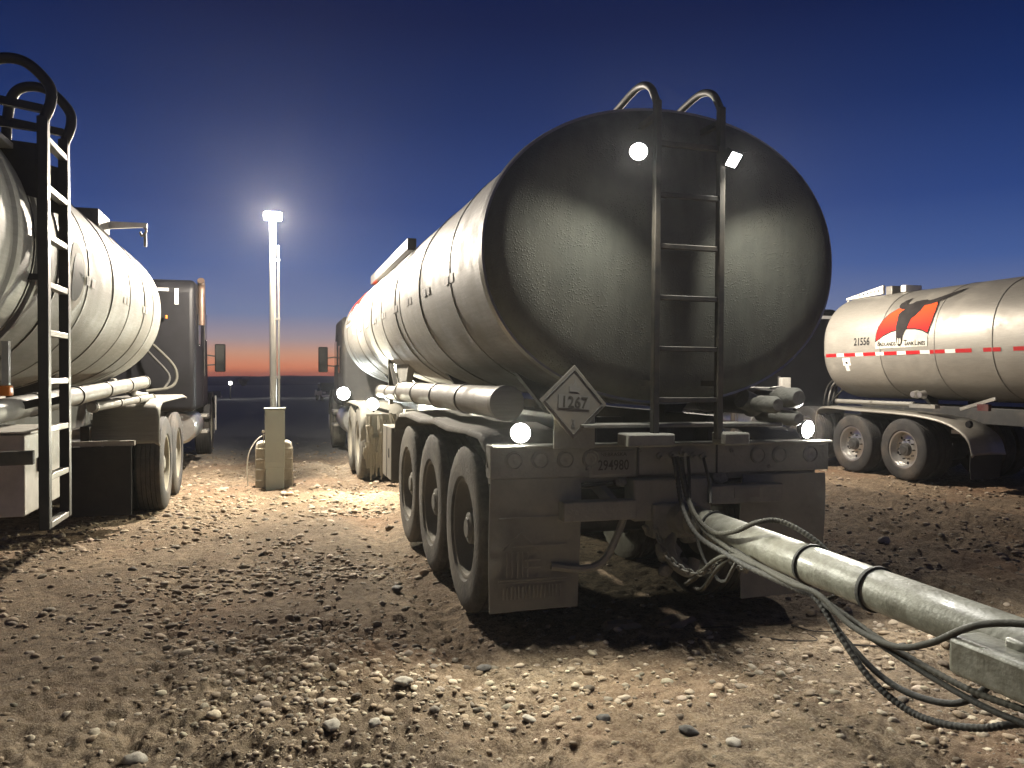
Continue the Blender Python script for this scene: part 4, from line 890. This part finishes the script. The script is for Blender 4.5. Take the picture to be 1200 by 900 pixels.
# ------------------------------------------------------------------ yard lamp, cabinet, barrier
def yard_lamp(x, y, lab, e):
    yl = empty('yard_lamp', (x, y, gz(x, y)), lab, 'lamp post', 'yard lamps between the parked tankers')
    MB().tube([(0, 0, 0), (0, 0, 3.66)], .045, 16).build('pole', M_pole, yl)
    MB().tube([(.075, -.02, 0), (.075, -.02, 3.3)], .014, 8).build('conduit', M_pole, yl)
    for z in (1.5, 2.3, 3.1): MB().box((.045, -.02, z), (.10, .03, .03)).build('conduit_clamp', M_pole, yl)
    hd = MB().box((0, -.05, 3.70), (.26, .20, .07)).build('lamp_head', M_frame, yl, bevel=.01)
    MB().box((0, -.06, 3.655), (.22, .16, .02)).build('lamp_lens', L_warm, hd, bevel=.003); MB().box((0, -.158, 3.70), (.20, .012, .055)).build('lamp_lens', L_warm, hd, bevel=.003)
    lamp('yard_light', (0, -.19, 3.63), e, yl, kind='POINT', radius=.06, col=(1, .89, .74))
yard_lamp(-.02, 11.42, 'tall slim metal lamp pole with a lit floodlight between two tankers', LIGHT['pole'])
yard_lamp(7.9, 12.7, 'lamp pole hidden behind the middle tanker, lighting the polished tanker', LIGHT['pole'] * .5)
bc = empty('electrical_cabinet', (0, 11.16, gz(0, 11.1) - .04), 'tall narrow grey green electrical cabinet standing in front of the lamp pole', 'electrical box')
MB().box((0, 0, .70), (.255, .20, .78)).build('cabinet_box', M_cabinet, bc, bevel=.008)
MB().box((0, .0, .16), (.235, .18, .34)).build('pedestal', M_cabinet, bc, bevel=.006)
MB().box((0, -.103, .735), (.25, .008, .70)).build('cabinet_door', M_cabinet, bc, bevel=.003)
MB().box((0, -.01, 1.10), (.28, .23, .018)).build('cabinet_roof', M_cabinet, bc, bevel=.003)
MB().lathe([(-.02, .022), (.02, .022)], (-.145, -.05, .80), 'Y', 12, cap=True).bar((-.145, -.05, .79), (-.145, -.05, .62), .01, .01).build('switch_handle', M_white, bc)
cbk = empty('concrete_barrier', (-.01, 11.40, gz(0, 11.4)), 'pale rounded concrete guard block behind the electrical cabinet', 'concrete block')
for s in (-1, 1):
    MB().prism([(s * .10, 0), (s * .245, 0), (s * .245, .56), (s * .225, .63), (s * .17, .65), (s * .10, .65)], -.13, .13, 'XZ').build('guard_post', M_conc, cbk, bevel=.02)
    for k in range(4): MB().box((s * .1725, -.132, .13 + .14 * k), (.13, .012, .022)).build('raised_rib', M_conc, cbk, bevel=.004)
MB().box((0, .02, .30), (.20, .18, .60)).build('core', M_conc, cbk)
tag(MB().tube(smoothpath([(-.13, 11.1, .72), (-.22, 11.08, .66), (-.32, 11.06, .50), (-.35, 11.05, .30), (-.34, 11.06, .05)]), .008, 6).build('loose_cable', M_white), 'thin pale cable curving down beside the electrical cabinet', 'cable')

# ------------------------------------------------------------------ twigs and slabs
TW = [([(2.60, 3.90), (2.75, 3.84), (2.90, 3.80), (2.93, 3.92)], 'longest bent dark twig left of the hanging hoses'), ([(2.40, 4.2), (2.55, 4.12), (2.72, 4.10)], 'straight dark twig nearest the trailer shadow'),
      ([(2.95, 4.1), (3.02, 3.98), (3.12, 3.92)], 'short slanting twig right of the bent twig'), ([(3.05, 3.70), (3.2, 3.55), (3.32, 3.45)], 'thin curved twig below the pipe at right'),
      ([(2.85, 4.7), (2.95, 4.6), (3.1, 4.62)], 'short twig under the hoses beside the right mud flap')]
for P, lab in TW:
    Q = [(x, y, gz(x, y) + .012 + .006 * (i % 2)) for i, (x, y) in enumerate(P)]
    tag(MB().tube(smoothpath(Q, 4), .005, 5, rf=lambda t, i: .006 * (1 - .6 * t)).build('twig', M_twig), lab, 'twig', 'twigs on the dirt')
M_slab = mat('dirt_caked_slab', (.20, .16, .11), .9, 0, bump=.6, bump_scale=30, spread=.4)
for i, (x, y, w, d, a, lab) in enumerate([(2.30, 4.32, .34, .16, .5, 'larger flat dirt caked slab under the hitch'), (1.96, 4.34, .26, .10, -.2, 'smaller flat slab left of the hitch')]):
    bm = bmesh.new(); bmesh.ops.create_grid(bm, x_segments=8, y_segments=5, size=.5)
    for v in bm.verts: v.co.z = .03 + .02 * mnoise.noise(v.co * 4); e = max(abs(v.co.x), abs(v.co.y)) > .49; v.co.z -= .05 * e; v.co.x *= w * (1 + .2 * mnoise.noise(v.co * 3 + Vector((i, 0, 0)))); v.co.y *= d * 1.1
    me = bpy.data.meshes.new('dirt_slab'); bm.to_mesh(me); bm.free(); me.materials.append(M_slab); o = bpy.data.objects.new('dirt_slab', me); COL.objects.link(o)
    o.location = (x, y, gz(x, y)); o.rotation_euler = (0, 0, a); so = o.modifiers.new('solid', 'SOLIDIFY'); so.thickness = .03; tag(o, lab, 'slab')

# ------------------------------------------------------------------ distance: low ridge, bushes, parked trucks, far lamps
def build_ridge():
    th = np.linspace(0, 2 * PI, 361)[:-1]; V = []; prof = [(150, -1.3), (260, -.9), (420, .4), (560, 1.5), (700, 1.9), (900, -1.5)]
    for r_, z in prof:
        for t in th:
            n_ = mnoise.noise(Vector((math.sin(t) * 9, math.cos(t) * 9, 0))) + .5 * mnoise.noise(Vector((math.sin(t) * 33, math.cos(t) * 33, 4)))
            V.append((r_ * math.sin(t), r_ * math.cos(t), z + (1.1 * n_ if r_ > 400 else 0)))
    n = 360; mb = MB().add(V, [(i * n + k, i * n + (k + 1) % n, (i + 1) * n + (k + 1) % n, (i + 1) * n + k) for i in range(len(prof) - 1) for k in range(n)])
    tag(mb.build('hills', M_far, smooth=80), kind='structure')
build_ridge()
def bush(x, y, z, h, w, seed, lab):
    rr = random.Random(seed); o = empty('bare_bush', (x, y, z), lab, 'bush', 'bare bushes on the horizon'); br = MB(); tw = MB()
    for k in range(9):
        a = rr.uniform(0, 2 * PI); p = Vector((rr.uniform(-.2, .2) * w, rr.uniform(-.2, .2) * w, 0)); d = Vector((math.cos(a) * .45 * w / h, math.sin(a) * .45 * w / h, 1)).normalized()
        q = p + d * h * rr.uniform(.6, .95); br.tube([p, p.lerp(q, .5) + Vector((rr.uniform(-.1, .1), 0, 0)) * w, q], .1, 5, rf=lambda t, i: .10 * (1 - .7 * t))
        for j in range(16):
            s0 = p.lerp(q, rr.uniform(.25, 1)); e = s0 + Vector((rr.gauss(0, .28) * w * .5, rr.gauss(0, .28) * w * .5, rr.uniform(.02, .24) * h)); tw.tube([s0, s0.lerp(e, .5) + Vector((0, 0, .03 * h)), e], .04, 3, rf=lambda t, i: .045 * (1 - .6 * t), cap=False)
    br.build('branches', M_twig, o); tag(tw.build('twigs', M_twig, o), kind='stuff')
for i, (x, y, h, w, lab) in enumerate([(-35, 196, 5.4, 6, 'leftmost bare bush rising over the far ridge'), (-29, 200, 4.2, 5, 'second bare bush from the left over the far ridge'), (-23.5, 198, 4.8, 5, 'third bare bush, just right of the left mirror'), (-7, 215, 3.2, 5, 'low bare bush on the ridge left of the lamp pole')]):
    bush(x, y, -1.2, h, w, 60 + i, lab)
def pickup(x, y, rz, lab, lit=False):
    z = gz(x, y); o = empty('pickup_truck', (x, y, z), lab, 'pickup truck', 'pickups parked far across the yard', rot=(0, 0, rz))
    W = .95
    MB().prism([(-2.6, .5), (-2.6, 1.12), (-.9, 1.12), (-.9, .95), (1.2, 1.10), (2.5, 1.02), (2.65, .9), (2.65, .48)], -W, W, 'YZ').build('body', M_fartruck, o, bevel=.06)
    MB().prism([(-1.0, 1.1), (-.85, 1.82), (.45, 1.86), (1.25, 1.12)], -W * .9, W * .9, 'YZ').build('cab', M_fartruck, o, bevel=.08)
    MB().prism([(-.78, 1.2), (-.72, 1.72), (.40, 1.74), (.98, 1.2)], -W * .93, W * .93, 'YZ').build('side_windows', M_glass, o)
    MB().prism([(-W * .8, 1.18), (W * .8, 1.18), (W * .7, 1.76), (-W * .7, 1.76)], -1.02, -.96, 'XZ').build('rear_window', M_glass, o)
    MB().box((0, 2.68, .55), (1.9, .14, .2)).build('bumper', M_rimp, o, bevel=.02); MB().box((0, -2.66, .55), (1.9, .12, .18)).build('bumper', M_rimp, o, bevel=.02)
    for s in (-1, 1):
        MB().box((s * .75, 2.64, .88), (.3, .06, .18)).build('headlight', M_whiter if not lit else L_dim, o, bevel=.02)
        for yy in (-1.65, 1.7): MB().lathe([(-.13, .001), (-.13, .24), (-.10, .36), (.10, .36), (.13, .24), (.13, .001)], (s * .84, yy, .37), 'X', 24).build('wheel', M_rubber, o)
from math import sin, cos
pickup(5.2, 84, R(185), 'dark pickup far away facing the viewer, just right of the lamp pole')
pickup(-7.6, 80, R(120), 'dark pickup far away parked sideways left of the lamp pole', True)
def farlamp(x, y, zt, s, lab, e=50):
    z = gz(x, y); o = empty('distant_light', (x, y, z), lab, 'light', 'lights far across the yard')
    MB().tube([(0, 0, 0), (0, 0, zt - z)], .06, 8).build('post', M_frame, o); MB().lathe([(-.2, .001), (-.16, s), (.16, s), (.2, .001)], (0, -.1, zt - z), 'Z', 14).build('lamp_glass', L_dim, o); lamp('far_light', (0, -.5, zt - z + .1), e, o, kind='POINT', radius=.1)
farlamp(-4.6, 92, .75, .17, 'bright far light left of the lamp pole')
farlamp(-.3, 95, 1.05, .08, 'small dim light immediately right of the lamp pole')
farlamp(5.5, 95, .05, .10, 'small dim light beside the middle tractor')

# ------------------------------------------------------------------ thin haze added over the whole yard to give the lamps a glow
hz = MB().box((0, 0, 0), (2800, 2800, 11.2)).build('haze', M_far, smooth=0); hz.location = (0, 0, 1.4)
hm = bpy.data.materials.new('lamp_glow_haze'); hm.use_nodes = True; n, l = nt(hm); n.clear()
ho = n.new('ShaderNodeOutputMaterial'); pv = n.new('ShaderNodeVolumePrincipled'); pv.inputs['Color'].default_value = (.9, .9, .9, 1); pv.inputs['Density'].default_value = .0006; pv.inputs['Anisotropy'].default_value = .72
l.new(pv.outputs[0], ho.inputs['Volume']); hz.data.materials[0] = hm; tag(hz, 'thin haze added over the whole yard for lamp glow', 'haze', kind='stuff')
